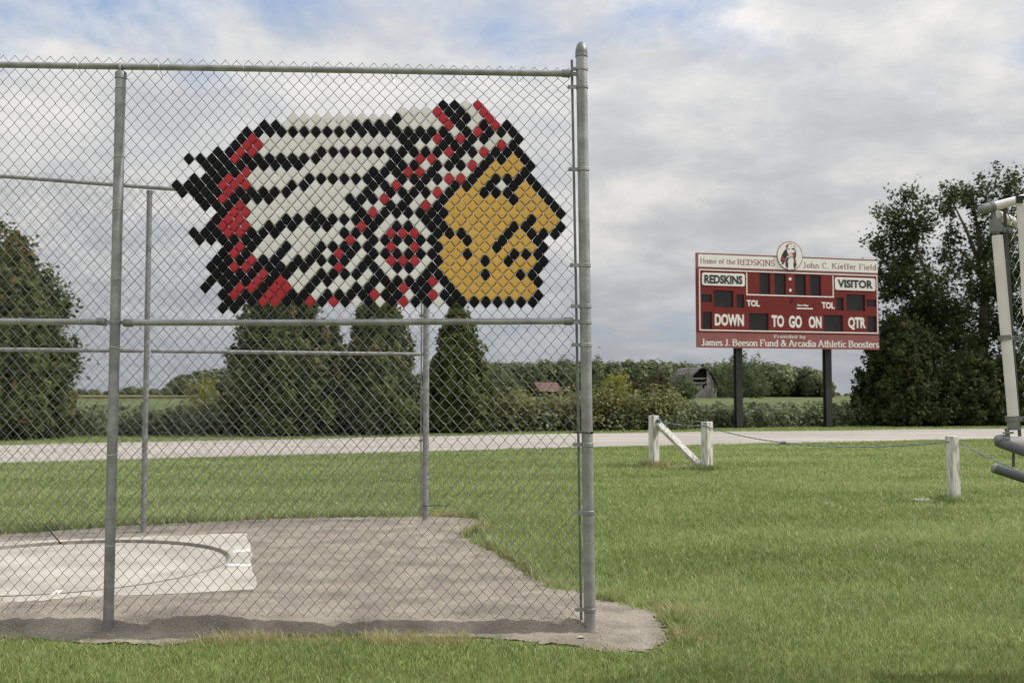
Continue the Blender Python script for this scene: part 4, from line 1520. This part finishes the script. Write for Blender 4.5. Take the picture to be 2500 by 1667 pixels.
def cone_tree(name, px, Y, H, R, n, label, leaf=0.17, m=L_ARBOR, seed=1, sharp=1.0, fl=0.55, cat='tree', group='arborvitae trees by the road', brown=0.08, x=None, ztop_flat=0.0, trunk_r=0.09):
    rng = np.random.default_rng(seed)
    X0 = at(px, 1000, Y).x if x is None else x
    t = thing(name, (X0, Y, 0), label, cat, group)
    obj('trunk', MB().tube([(X0, Y, -0.1), (X0 + 0.03, Y, H * 0.4), (X0, Y, H * 0.9)], [trunk_r * 1.4, trunk_r, trunk_r * 0.25], 8), M_BARK, t, smooth=True)
    def profile(z):
        return np.clip(1 - z ** (1.15 + sharp * 0.25), 0, 1) ** fl * np.clip(0.62 + z * 3.5, 0, 1)

    # sprays: short upswept branch ends that stand proud of the crown with dark gaps between them
    per = 42
    ncl = n // per
    z = rng.random(int(ncl * 3)) ** 0.9
    z = z[rng.random(len(z)) < np.clip(profile(z) * 1.15 + 0.12, 0, 1)][:ncl]
    ncl = len(z)
    th = rng.random(ncl) * 2 * math.pi
    lobes = 0.90 + 0.10 * np.sin(5 * th + 9 * z + seed) * np.cos(11 * z * H / 2 + 2 * th) + 0.06 * np.sin(9 * th - 17 * z + seed) + 0.06 * np.sin(3 * th + 23 * z)
    rr = R * profile(z) * lobes * (1 - 0.20 * rng.random(ncl) ** 1.5 + 0.05 * rng.random(ncl))
    out_ = np.stack([np.cos(th), np.sin(th), np.zeros(ncl)], 1)
    c0 = np.stack([X0 + rr * np.cos(th), Y + rr * np.sin(th), 0.04 + z * H], 1)
    axis = out_ * 0.55 + np.array([0, 0, 0.85]) + rng.normal(size=(ncl, 3)) * 0.22
    axis /= np.linalg.norm(axis, axis=1, keepdims=True)
    ln_ = (0.20 + 0.22 * rng.random(ncl)) * (leaf / 0.17) * np.clip(0.55 + R * 0.3, 0.7, 1.2)
    k = np.repeat(np.arange(ncl), per)
    u = rng.random(len(k)) * 1.5 - 0.95
    wdt = (0.10 * (1 - 0.75 * np.clip(u + 0.4, 0, 1))) * (leaf / 0.17)
    cen = c0[k] + axis[k] * (u * ln_[k])[:, None] + rng.normal(size=(len(k), 3)) * wdt[:, None]
    nr = out_[k] + np.array([0, 0, 0.35]) + rng.normal(size=(len(k), 3)) * 0.6
    sz = leaf * (0.5 + 0.7 * rng.random(len(k)))
    ct_ = np.clip(0.46 + 0.17 * rng.normal(size=ncl), 0.05, 0.84)
    tint = np.clip(ct_[k] + 0.10 * u + rng.normal(size=len(k)) * 0.10, 0, 0.84)
    brc = rng.random(ncl) < brown * (0.5 + 1.3 * z)
    tint = np.where(brc[k] & (u > -0.2) & (rng.random(len(k)) < 0.7), 0.88 + 0.12 * rng.random(len(k)), tint)
    # inner leaves, tinted darker to stand in for shade within the crown
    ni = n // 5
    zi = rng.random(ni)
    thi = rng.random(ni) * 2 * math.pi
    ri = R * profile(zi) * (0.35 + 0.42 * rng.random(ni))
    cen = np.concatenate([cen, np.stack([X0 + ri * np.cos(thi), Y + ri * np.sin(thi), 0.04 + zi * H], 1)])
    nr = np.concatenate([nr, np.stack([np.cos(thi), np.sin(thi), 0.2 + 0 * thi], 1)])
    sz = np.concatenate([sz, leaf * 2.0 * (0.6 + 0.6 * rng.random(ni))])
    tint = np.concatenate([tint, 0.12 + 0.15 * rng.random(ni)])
    leaves('crown', cen, nr, sz, m, tint, t, 0.6, rng)
    return t


cone_tree('arborvitae', 30, 30.0, 6.1, 2.0, 26000, 'tall bushy arborvitae with browning tips at the left edge', seed=3, fl=0.85, sharp=0.8, brown=0.13)
cone_tree('arborvitae', 692, 32.6, 5.5, 2.0, 24000, 'widest arborvitae, standing behind the left half of the tile emblem', seed=8, fl=0.55, sharp=2.4)
cone_tree('arborvitae', 926, 33.6, 5.0, 1.62, 19000, 'arborvitae just left of the far fence end post', seed=12, fl=0.66, sharp=1.4)
cone_tree('arborvitae', 1117, 35.0, 4.65, 1.50, 17000, 'pointed green arborvitae just right of the far fence end post', seed=17, fl=0.8, sharp=0.4, brown=0.05)
cone_tree('arborvitae', 812, 37.5, 3.9, 1.25, 7000, 'small pale arborvitae half hidden between two bigger ones', seed=23, fl=0.8, brown=0.02)
cone_tree('cedar_bush', 2205, 42.5, 4.55, 2.25, 22000, 'dense dark cedar bush below the scoreboard corner', seed=31, fl=0.5, brown=0.10, group='evergreens under the big trees', leaf=0.2, m=L_CEDAR)
cone_tree('cedar_bush', 2350, 43.5, 3.1, 2.5, 14000, 'low dark evergreen shrub at the foot of the big tree trunk', seed=37, fl=0.5, brown=0.03, group='evergreens under the big trees', leaf=0.2, m=L_CEDAR)
cone_tree('cedar_bush', 2480, 44.5, 3.0, 2.4, 12000, 'dark evergreen shrub behind the white pipe railing', seed=41, fl=0.5, brown=0.03, group='evergreens under the big trees', leaf=0.2, m=L_CEDAR)


def broad_tree(name, base, clumps, n, label, leaf=0.3, m=L_LEAF, seed=1, trunk=0.25, cat='tree', group=None, limbs=True, hollow=0.75, ttop=None, twig_n=30, feather=1.0):
    """clumps: list of (dx, dy, z, rx, rz) ellipsoid leaf masses"""
    rng = np.random.default_rng(seed)
    X0, Y0 = base
    t = thing(name, (X0, Y0, 0), label, cat, group)
    zs = [c_[2] for c_ in clumps]
    zmid = min(zs)
    zt = ttop or max(zs)
    tb = [(X0, Y0, -0.2), (X0 + 0.1 * trunk, Y0, zmid * 0.5), (X0 - 0.15 * trunk, Y0, zmid), (X0 + 0.2 * trunk, Y0, (zmid + zt) / 2), (X0, Y0, zt)]
    obj('trunk', MB().tube(tb, [trunk * 1.3, trunk, trunk * 0.8, trunk * 0.45, trunk * 0.12], 10), M_BARK, t, smooth=True)
    if limbs:
        for dx, dy, z, rx, rz in clumps:
            if abs(dx) + abs(dy) < 0.3:
                continue
            z0_ = min(max(zmid * 0.55, z - 0.9 * math.hypot(dx, dy) - 0.6), zt * 0.8)
            a = Vector((X0, Y0, z0_))
            e = Vector((X0 + dx, Y0 + dy, z))
            mdl = a.lerp(e, 0.5) + Vector((0, 0, 0.12 * (e - a).length * 0.5))
            obj('limb', MB().tube([a, mdl, e], [trunk * 0.38, trunk * 0.24, trunk * 0.08], 7), M_BARK, t, smooth=True)
    vol = np.array([c_[3] ** 2 * c_[4] for c_ in clumps]) ** 0.72
    pick = rng.choice(len(clumps), size=n, p=vol / vol.sum())
    cl = np.array(clumps)[pick]
    d = rng.normal(size=(n, 3))
    d /= np.linalg.norm(d, axis=1, keepdims=True)
    # twigs: leaves gather round a few hundred twig ends so gaps stay open between them
    ntw = max(30, n // twig_n)
    tw = rng.integers(0, ntw, size=n)
    rad = hollow + (1 - hollow) * rng.random(n) + rng.normal(size=n) * 0.05
    inn = rng.random(n) < 0.3
    rad = np.where(inn, rng.random(n) ** 0.5, rad)
    wobb = 1 + 0.16 * np.sin(d[:, 0] * 6 + pick) * np.sin(d[:, 2] * 7 + 2 * pick) + 0.1 * np.sin(d[:, 1] * 11 + d[:, 2] * 9)
    loc = np.stack([d[:, 0] * cl[:, 3], d[:, 1] * cl[:, 3], d[:, 2] * cl[:, 4]], 1) * (rad * wobb)[:, None]
    # snap towards twig centres
    order = rng.permutation(n)[:ntw]
    tcen = loc[order] + np.stack([cl[order, 0], cl[order, 1], cl[order, 2]], 1)
    spread = leaf * 1.15
    tdir = loc[order] / (np.linalg.norm(loc[order], axis=1, keepdims=True) + 1e-6) + np.array([0, 0, 0.7]) + rng.normal(size=(ntw, 3)) * 0.3
    tdir /= np.linalg.norm(tdir, axis=1, keepdims=True)
    own = tcen[tw] + rng.normal(size=(n, 3)) * spread * 0.62 + tdir[tw] * (rng.normal(size=n) * spread * 1.5 * feather)[:, None]
    cen = np.array([X0, Y0, 0]) + own
    nr = rng.normal(size=(n, 3)) + np.array([0, 0, 0.6])
    sz = leaf * (0.55 + 0.8 * rng.random(n))
    ttint = np.clip(0.45 + 0.2 * rng.normal(size=ntw), 0, 1)
    tint = np.clip(ttint[tw] + rng.normal(size=n) * 0.14, 0, 1)
    leaves('crown', cen, nr, sz, m, tint, t, 0.62, rng)
    return t


Yt = 47.0
pm = FPX / Yt


def cl(px, py, rx, rz, bx, dy=0.0):
    p = at(px, py, Yt)
    return (p.x - bx, dy, p.z, rx / pm, rz / pm)


bx1 = at(2300, 1000, Yt).x
bx2 = at(2430, 1000, Yt).x
broad_tree('broadleaf_tree', (bx1, Yt), [cl(2195, 545, 58, 62, bx1, -1), cl(2148, 605, 36, 38, bx1, 0), cl(2228, 615, 45, 45, bx1, 1), cl(2170, 690, 42, 42, bx1, -0.5), cl(2245, 705, 62, 50, bx1, -1), cl(2290, 775, 75, 55, bx1, 0.6), cl(2215, 790, 55, 42, bx1, 0.8), cl(2300, 870, 90, 75, bx1, 0)], 23000, 'big dark broadleaf tree beside the scoreboard with sky gaps in its crown', seed=5, ttop=at(2300, 730, Yt).z, trunk=0.26, group='big trees beyond the road', leaf=0.175, twig_n=40, feather=0.8)
broad_tree('broadleaf_tree', (bx2, Yt + 1), [cl(2338, 490, 40, 44, bx2, -0.5), cl(2398, 458, 52, 44, bx2, 0), cl(2368, 590, 45, 50, bx2, 0.5), cl(2470, 560, 80, 80, bx2, 0), cl(2500, 440, 45, 50, bx2, 0.6), cl(2410, 670, 80, 70, bx2, -1), cl(2510, 720, 90, 90, bx2, 0.5),
           cl(2380, 780, 70, 60, bx2, 1), cl(2580, 560, 90, 110, bx2, 0), cl(2470, 860, 90, 70, bx2, -0.6), cl(2620, 800, 90, 90, bx2, 0)], 29000, 'tallest broadleaf tree, its brown trunk showing left of the railing', seed=6, ttop=at(2430, 560, Yt).z, trunk=0.33, group='big trees beyond the road', leaf=0.175, twig_n=40, feather=0.8)
Yt = 36.0
pm = FPX / Yt
bx3 = at(-30, 1000, Yt).x
broad_tree('broadleaf_tree', (bx3, Yt), [cl(-25, 590, 42, 60, bx3), cl(20, 620, 40, 40, bx3, .4), cl(-90, 660, 80, 90, bx3), cl(45, 690, 45, 50, bx3, .8), cl(0, 770, 90, 90, bx3), cl(118, 745, 34, 42, bx3, 0.6), cl(140, 880, 34, 60, bx3, 0.4)], 18000,
           'loose pale green tree showing above the left edge arborvitae', seed=9, trunk=0.16, leaf=0.19, twig_n=30, feather=0.6, m=L_ARBOR, group='loose trees along the road')

# ------------------------------------------------------------------ middle distance trees, barn and shed


def far_tree(px, ybase, ytop, halfw, Y, n, label, m=L_WOOD, seed=1, name='field_tree', leaf=None, group='trees around the old barn'):
    pmm = FPX / Y
    X0 = at(px, 960, Y).x
    zt = at(px, ytop, Y).z
    rx = halfw / pmm
    zb = 0.25 * zt
    cls = [(0, 0, zt * 0.80, rx * 0.62, zt * 0.2), (-0.4 * rx, 0.2, zt * 0.55, rx * 0.6, zt * 0.24), (0.42 * rx, -0.3, zt * 0.58, rx * 0.6, zt * 0.22), (0, 0.4, zt * 0.36, rx * 0.85, zt * 0.3), (0.5 * rx, 0, zt * 0.26, rx * 0.5, zt * 0.22), (-0.5 * rx, 0, zt * 0.25, rx * 0.5, zt * 0.22)]
    return broad_tree(name, (X0, Y), cls, n, label, leaf or 1.6 / pmm * 3.2, m, seed, 0.02 * zt + 0.05, 'tree', group, limbs=False)


far_tree(1448, 972, 872, 32, 120, 3200, 'slim tall green tree just right of the fence end post', seed=51)
far_tree(1404, 972, 903, 30, 125, 3400, 'bright green rounded tree partly behind the fence end post', seed=52)
far_tree(1500, 972, 912, 40, 110, 3600, 'yellowing small tree in the middle of the weeds', m=L_YELLOW, seed=53)
far_tree(1238, 975, 915, 38, 115, 3200, 'dark green round tree left of the red roofed shed', seed=54)
far_tree(1195, 975, 885, 42, 120, 3400, 'dark green tree close beside the pointed arborvitae', seed=55)
far_tree(1615, 978, 905, 42, 140, 3400, 'rust tinged tree left of the barn roof', m=L_RUSTY, seed=56)
far_tree(1672, 980, 915, 34, 130, 3200, 'dark bushy tree in front of the old barn', seed=57)
far_tree(1812, 978, 861, 68, 175, 5200, 'large green tree just right of the barn, behind the left scoreboard post', seed=58)
far_tree(1760, 978, 890, 32, 185, 2500, 'mid green tree rising at the barn gable', seed=59)
far_tree(1560, 975, 925, 34, 118, 2400, 'low dark tree between the yellowing tree and the rusty tree', m=L_RUSTY, seed=60)
far_tree(500, 985, 925, 46, 60, 3000, 'pale green sapling left of the widest arborvitae', m=L_YELLOW, seed=61)

YB = 176.0
bb = at(1738, 981, YB)
E = Vector((0.93, 0.37, 0))     # along the gable end, towards the right
Rv = Vector((-0.37, 0.93, 0))   # along the ridge, away to the left
org = at(1684, 981, YB)
org.z = 0
barn = thing('barn', org, 'old grey timber barn with a collapsed open gable among trees', 'barn')
BW = 5.6
HW = 2.9
HR = 6.0
LN = 7.5


def bpnt(e, z, rr=0.0):
    return org + E * e + Vector((0, 0, z)) + Rv * rr


nb = 11
for k in range(nb):
    e0, e1 = BW * k / nb + 0.02, BW * (k + 1) / nb - 0.02
    em = (e0 + e1) / 2
    top_z = 2.9 + 0.12 * math.sin(k * 2.1)
    if k >= 7:
        top_z = 3.2 + (nb - 1 - k) * 0.85 if k < nb - 0 else 3
    if k == 5:
        top_z = 2.4
    obj('board', MB().prism([bpnt(e0, -0.1), bpnt(e1, -0.1), bpnt(e1, top_z - (0.4 if k >= 7 else 0)), bpnt(e0, top_z)], Rv * 0.06), M_BARNW, barn)
for z, t0 in ((4.0, 0.1), (3.2, 0.12)):
    obj('beam', MB().prism([bpnt(0.6, z, .1), bpnt(BW - 1.6, z + .1, .1), bpnt(BW - 1.6, z + .28, .1), bpnt(0.6, z + .18, .1)], Rv * 0.15), M_BARNW, barn)
obj('beam', MB().prism([bpnt(2.4, 2.8, .3), bpnt(2.7, 2.8, .3), bpnt(4.9, 4.5, .3), bpnt(4.6, 4.5, .3)], Rv * 0.12), M_BARNW, barn)
gam = [(-0.25, HW - 0.2), (0.75, HW + 1.9), (2.1, HR - 0.15), (BW / 2, HR), (BW - 2.1, HR - 0.15), (BW - 0.75, HW + 1.9), (BW + 0.25, HW - 0.2)]
rf = MB()
for (e0, z0_), (e1, z1_) in zip(gam[:-1], gam[1:]):
    rf.prism([bpnt(e0, z0_, -0.2), bpnt(e1, z1_, -0.2), bpnt(e1, z1_ + 0.14, -0.2), bpnt(e0, z0_ + 0.14, -0.2)], Rv * LN)
obj('roof', rf, M_BARNR, barn)
sd = MB()
sd.prism([bpnt(0, -0.1, 0.1), bpnt(0.08, -0.1, 0.1), bpnt(0.08, HW, 0.1), bpnt(0, HW, 0.1)], Rv * (LN - 0.3))
sd.prism([bpnt(BW - 0.08, -0.1, 0.1), bpnt(BW, -0.1, 0.1), bpnt(BW, HW, 0.1), bpnt(BW - 0.08, HW, 0.1)], Rv * (LN - 0.3))
obj('side_wall', sd, M_BARNW, barn)
obj('gable_shade_sheet', MB().prism([bpnt(e, z, 1.0) for e, z in [(0.1, 0), (BW - 0.1, 0), (BW - 0.1, HW), (BW - 0.9, HW + 1.8), (BW / 2, HR - 0.1), (0.9, HW + 1.8), (0.1, HW)]], Rv * 0.1), M_BARNIN, barn)  # dark sheet added to give the shade behind the open gable
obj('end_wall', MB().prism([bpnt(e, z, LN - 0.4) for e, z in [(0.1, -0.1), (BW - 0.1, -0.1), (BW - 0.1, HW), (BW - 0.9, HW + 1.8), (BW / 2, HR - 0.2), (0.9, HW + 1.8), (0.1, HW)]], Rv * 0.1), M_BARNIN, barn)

YS = 150.0
so = at(1304, 975, YS)
so.z = 0
shed = thing('shed', so, 'low shed with a faded red metal roof behind the weeds', 'shed')
s1 = at(1372, 975, YS)
sl = s1.x - so.x
zr1, zr0 = at(1338, 934, YS).z, at(1338, 957, YS).z
rf = MB()
rf.prism([Vector((so.x + 0.9, YS - 0.6, zr0)), Vector((s1.x + 0.2, YS - 0.6, zr0)), Vector((s1.x + 0.2, YS - 0.6, zr0 + .1)), Vector((so.x + 0.9, YS - 0.6, zr0 + .1))], (-0.9, 3.0, zr1 - zr0))
obj('roof', rf, M_REDROOF, shed)
wl = MB()
wl.box((so.x + 2.6, YS + 1.2, zr0 / 2 - 0.1), (0.25, 2.4, zr0))
wl.box((s1.x - 0.2, YS + 1.2, zr0 / 2 - 0.1), (0.25, 2.4, zr0))
wl.box(((so.x + s1.x) / 2 + 0.9, YS + 2.6, zr0 / 2), (sl - 2.6, 0.2, zr0 + 0.6))
obj('wall', wl, M_BARNIN, shed)

# far wood along the skyline: reads as one mass
def woodland(name, pts, Y, n_tree, leaf, seed, m=L_WOOD, per=420, jit=0.10, depth=14):
    """pts: skyline polyline in photo pixels"""
    rng = np.random.default_rng(seed)
    px = np.linspace(pts[0][0], pts[-1][0], n_tree) + rng.normal(size=n_tree) * 4
    py = np.interp(px, [p[0] for p in pts], [p[1] for p in pts])
    cs, ns, ss, ts = [], [], [], []
    for i in range(n_tree):
        Yi = Y + rng.random() * depth
        top = at(px[i], py[i] + rng.normal() * 3, Yi).z
        x = at(px[i], 960, Yi).x
        rx = (0.26 + 0.12 * rng.random()) * top + 0.5
        d = rng.normal(size=(per, 3))
        d /= np.linalg.norm(d, axis=1, keepdims=True)
        k = 0.72 + 0.28 * rng.random(per)
        lob = 1 + 0.14 * np.sin(6 * d[:, 0] + i) * np.sin(5 * d[:, 2] + 2 * i)
        c_ = np.stack([x + d[:, 0] * rx * k * lob, Yi + d[:, 1] * rx * k, top * 0.50 + d[:, 2] * top * 0.5 * k * lob], 1)
        cs.append(c_)
        ns.append(d * 1.3 + rng.normal(size=(per, 3)) * 0.4)
        ss.append(leaf * (0.6 + 0.8 * rng.random(per)))
        ts.append(np.clip(0.18 + 0.62 * rng.random() + rng.normal(size=per) * 0.12, 0, 1))
    o = leaves(name, np.concatenate(cs), np.concatenate(ns), np.concatenate(ss), m, np.concatenate(ts), None, 0.8, rng)
    tag(o, kind='stuff')
    return o


woodland('far_woods', [(1120, 884), (1200, 884), (1260, 888), (1340, 884), (1400, 880), (1470, 886), (1530, 880), (1570, 884), (1600, 879), (1660, 886), (1720, 890), (1800, 888), (1860, 886), (1930, 892), (1985, 900), (2018, 918), (2022, 950)], 232, 120, 0.85, 71, per=620)
woodland('left_woods', [(395, 962), (410, 945), (440, 912), (480, 905), (530, 898), (600, 890), (760, 900), (900, 905)], 205, 40, 0.8, 72, per=620)
woodland('distant_trees', [(150, 950), (200, 950), (215, 955), (230, 946), (260, 955), (320, 945), (370, 948), (395, 955)], 420, 22, 1.7, 73, per=160)
woodland('distant_trees', [(2010, 962), (2050, 964), (2100, 963), (2160, 962), (2300, 960)], 480, 26, 1.7, 74, per=120)

# ------------------------------------------------------------------ soybeans and roadside weeds


def bank(name, x0, x1, d0, d1, hfun, n, leaf, m, seed, tint0=0.5, kind='stuff', up=0.7, front=-0.3, vary=0.16):
    rng = np.random.default_rng(seed)
    npl = max(20, n // 45)
    px_ = x0 + (x1 - x0) * rng.random(npl)
    pd_ = d0 + (d1 - d0) * rng.random(npl) ** 1.4
    fr = rng.random(npl) < 0.22
    pd_ = np.where(fr, d0 + 0.5 * rng.random(npl), pd_)
    ph_ = hfun(px_, pd_) * np.clip(1 + vary * rng.normal(size=npl), 0.35, 1.8)
    k = rng.integers(0, npl, size=n)
    u = rng.random(n) ** 0.75
    wid_ = np.clip(0.30 * ph_[k], 0.10, 0.34) * (1.05 - 0.6 * u)
    x = px_[k] + rng.normal(size=n) * wid_
    y = plant_line(x) + pd_[k] + rng.normal(size=n) * wid_
    z = np.maximum(0.02, ph_[k] * u + 0.03 * rng.normal(size=n))
    ptint = rng.normal(size=npl) * 0.16
    cen = np.stack([x, y, z], 1)
    nr = rng.normal(size=(n, 3)) * 0.6 + np.array([0.25, front, up])
    tint = np.clip(tint0 + ptint[k] + 0.12 * wob(x, y * 2, 2.0, seed) + rng.normal(size=n) * 0.13, 0, 1)
    o = leaves(name, cen, nr, leaf * (0.6 + 0.8 * rng.random(n)), m, tint, None, 0.75, rng)
    tag(o, kind=kind)
    return o


bank('soybean_plants', -24, 22, 0.0, 4.0, lambda x, d: 0.66 + 0.12 * wob(x, d, 3.0) + 0.10 * wob(x, d, 11.0, 2.0), 52000, 0.13, L_SOY, 81, 0.42, up=0.9, front=-0.7)
bank('soybean_plants', -34, 40, 4.0, 26.0, lambda x, d: 0.70 + 0.06 * wob(x, d, 2.0), 60000, 0.2, L_SOY, 82, 0.42)


def weed_h(x, d):
    env = np.interp(x, [-1.6, -0.4, 2.0, 4.0, 5.2, 6.6, 7.2, 8.2], [0.4, 1.15, 1.25, 1.3, 1.35, 1.25, 0.7, 0.3])
    return np.maximum(0.2, env * (0.86 + 0.26 * wob(x, d, 1.9, 0.7) + 0.20 * wob(x, d, 9.0, 1.9)))


def weed_h2(x, d):
    env = np.interp(x, [-13, -12, -10.5, -9.3, -8.6], [0.2, 0.5, 1.0, 1.6, 1.7])
    return np.maximum(0.2, env * (0.86 + 0.25 * wob(x, d, 2.4, 1.7) + 0.2 * wob(x, d, 9.0, 0.9)))


bank('roadside_weeds', -1.6, 8.0, 0.25, 3.4, weed_h, 30000, 0.125, L_WEED, 83, 0.5, up=0.8, vary=0.22)
bank('roadside_weeds', -13, -8.4, 0.8, 3.0, weed_h2, 12000, 0.13, L_WEED, 84, 0.55, up=0.8)
bank('roadside_weeds', -6.6, -5.6, 0.2, 2.0, lambda x, d: 0.9 + 0.3 * wob(x, d, 3), 2600, 0.13, L_WEED, 85, 0.6, up=0.8)

# ------------------------------------------------------------------ grass


def grass(name, n, ylo, yhi, xr, hgt, wid, seed, dens=None, mask=None, tint_fn=None, m=L_GRASS, around=None):
    rng = np.random.default_rng(seed)
    # density falls with the square of the distance: sample 1/y uniformly in log space
    y = ylo * (yhi / ylo) ** rng.random(n)
    x = (rng.random(n) * 2 - 1) * (xr[0] * y + xr[1])
    if around is not None:
        pk = rng.integers(0, len(around), size=n)
        ac = np.array([(p.x, p.y) for p in around])[pk]
        x = ac[:, 0] + rng.normal(size=n) * 0.13
        y = ac[:, 1] + rng.normal(size=n) * 0.13
    k = np.ones(n, bool)
    jx, jy = x + 0.05 * wob(x, y, 7.0, 0.3) + 0.03 * rng.normal(size=n), y + 0.05 * wob(x, y, 6.0, 1.1) + 0.03 * rng.normal(size=n)
    k &= ~inpoly(jx, jy, dirt_poly) | ((rng.random(n) < 0.0015) & (x > -1.5))
    k &= ~road_mask(x, y)
    k &= y < plant_line(x) + 0.6
    if mask is not None:
        k &= mask(x, y)
    x, y = x[k], y[k]
    n = len(x)
    sc_ = np.clip(y / 5.0, 0.85, 8) ** 0.85
    patch = wob(x, y, 0.8, 0.5) * 0.45 + wob(x, y, 2.7, 1.9) * 0.4 + wob(x, y, 8.3, 4.1) * 0.35
    h = hgt * (0.62 + 0.5 * rng.random(n)) * (1 + 0.28 * patch) * np.clip(sc_, 1, 1.5)
    wd = wid * (0.7 + 0.6 * rng.random(n)) * sc_
    ang = rng.random(n) * 2 * math.pi
    lean_a = rng.random(n) * 2 * math.pi
    lean = h * (0.35 + 0.95 * rng.random(n))
    wx, wy = np.cos(ang) * wd / 2, np.sin(ang) * wd / 2
    lx, ly = np.cos(lean_a) * lean + 0.15 * h * patch, np.sin(lean_a) * lean
    z0 = np.full(n, -0.004)
    v0 = np.stack([x - wx, y - wy, z0], 1)
    v1 = np.stack([x + wx, y + wy, z0], 1)
    v2 = np.stack([x + wx * .8 + lx * .38, y + wy * .8 + ly * .38, z0 + h * .62], 1)
    v3 = np.stack([x - wx * .8 + lx * .38, y - wy * .8 + ly * .38, z0 + h * .62], 1)
    v4 = np.stack([x + lx, y + ly, z0 + h], 1)
    V = np.stack([v0, v1, v2, v3, v4], 1).reshape(-1, 3)
    b = np.arange(n) * 5
    quads = np.stack([b, b + 1, b + 2, b + 3], 1)
    tris = np.stack([b + 3, b + 2, b + 4], 1)
    mow = wob(x * 0.22 + y * 0.05, y * 1.0, 1.0, 3.3)
    ti = 0.42 + 0.16 * patch + 0.14 * mow + rng.normal(size=n) * 0.17
    dry = rng.random(n) < 0.03 + 0.03 * np.clip(wob(x, y, 1.6, 2.2), 0, 1)
    ti = np.clip(ti, 0, 0.78)
    ti = np.where(dry, 0.86 + 0.1 * rng.random(n), ti)
    if tint_fn is not None:
        ti = tint_fn(x, y, ti, rng)
    o = npmesh(name, V, quads, m, None, np.concatenate([ti, ti]), tris=tris)
    tag(o, kind='stuff')
    return o


def dist_dirt(x, y):
    P = np.array(dirt_poly)
    best = np.full(x.shape, 1e9)
    for i in range(len(P)):
        a, b = P[i], P[(i + 1) % len(P)]
        ab = b - a
        t_ = np.clip(((x - a[0]) * ab[0] + (y - a[1]) * ab[1]) / (ab @ ab), 0, 1)
        best = np.minimum(best, np.hypot(x - a[0] - t_ * ab[0], y - a[1] - t_ * ab[1]))
    return best


DRY = [gnd(520, 1566), gnd(640, 1562), gnd(760, 1560), gnd(960, 1564), gnd(1060, 1566), gnd(1150, 1292), gnd(1075, 1262), gnd(1620, 1560), gnd(1625, 1500), gnd(1680, 1140), gnd(1640, 1141), gnd(1600, 1140)]


def dry_tint(x, y, ti, rng):
    p = np.zeros_like(x)
    for q_ in DRY:
        d2 = ((x - q_.x) / 0.30) ** 2 + ((y - q_.y) / (0.10 + 0.02 * (q_.y - 5))) ** 2
        p = np.maximum(p, np.exp(-d2 * 1.1))
    near = y < 12
    dd = np.where(near, dist_dirt(np.where(near, x, 0), np.where(near, y, 0)), 9)
    p = np.maximum(p, 0.30 * np.exp(-dd / 0.06))
    r_ = rng.random(len(x))
    return np.where(r_ < p * 0.9, 0.8 + 0.2 * rng.random(len(x)), ti)


grass('grass', 730000, 4.2, 42.0, (0.565, 1.1), 0.037, 0.0032, 91, tint_fn=dry_tint)


# taller tufts leaning over the edge of the dirt
def tuft_mask(x, y):
    d = dist_dirt(x, y)
    return (d < 0.13) & (wob(x, y, 4.0, 0.9) > -0.05) & ((y > 5.9) | (x > 0.9))


grass('edge_grass', 260000, 4.6, 12.0, (0.50, 0.3), 0.075, 0.0045, 92, mask=tuft_mask, tint_fn=dry_tint)


def dry_mask(x, y):
    m_ = np.zeros(x.shape, bool)
    for q_ in [DRY[0], DRY[1], DRY[3], DRY[4], DRY[5], DRY[6]]:
        m_ |= ((x - q_.x) / 0.22) ** 2 + ((y - q_.y) / 0.09) ** 2 < 0.75 + 0.9 * wob(x, y, 9)
    return m_


def straw(x, y, ti, rng):
    return np.clip(0.74 + 0.26 * rng.random(len(x)), 0, 1)


grass('dry_grass', 110000, 4.9, 10.9, (0.42, 0.2), 0.066, 0.0036, 93, mask=dry_mask, tint_fn=straw)
grass('edge_grass', 2600, 5, 20, (0.5, 0.3), 0.085, 0.0038, 94, around=[p1, p2, p3], tint_fn=dry_tint)
print('OBJECTS', len(bpy.data.objects))
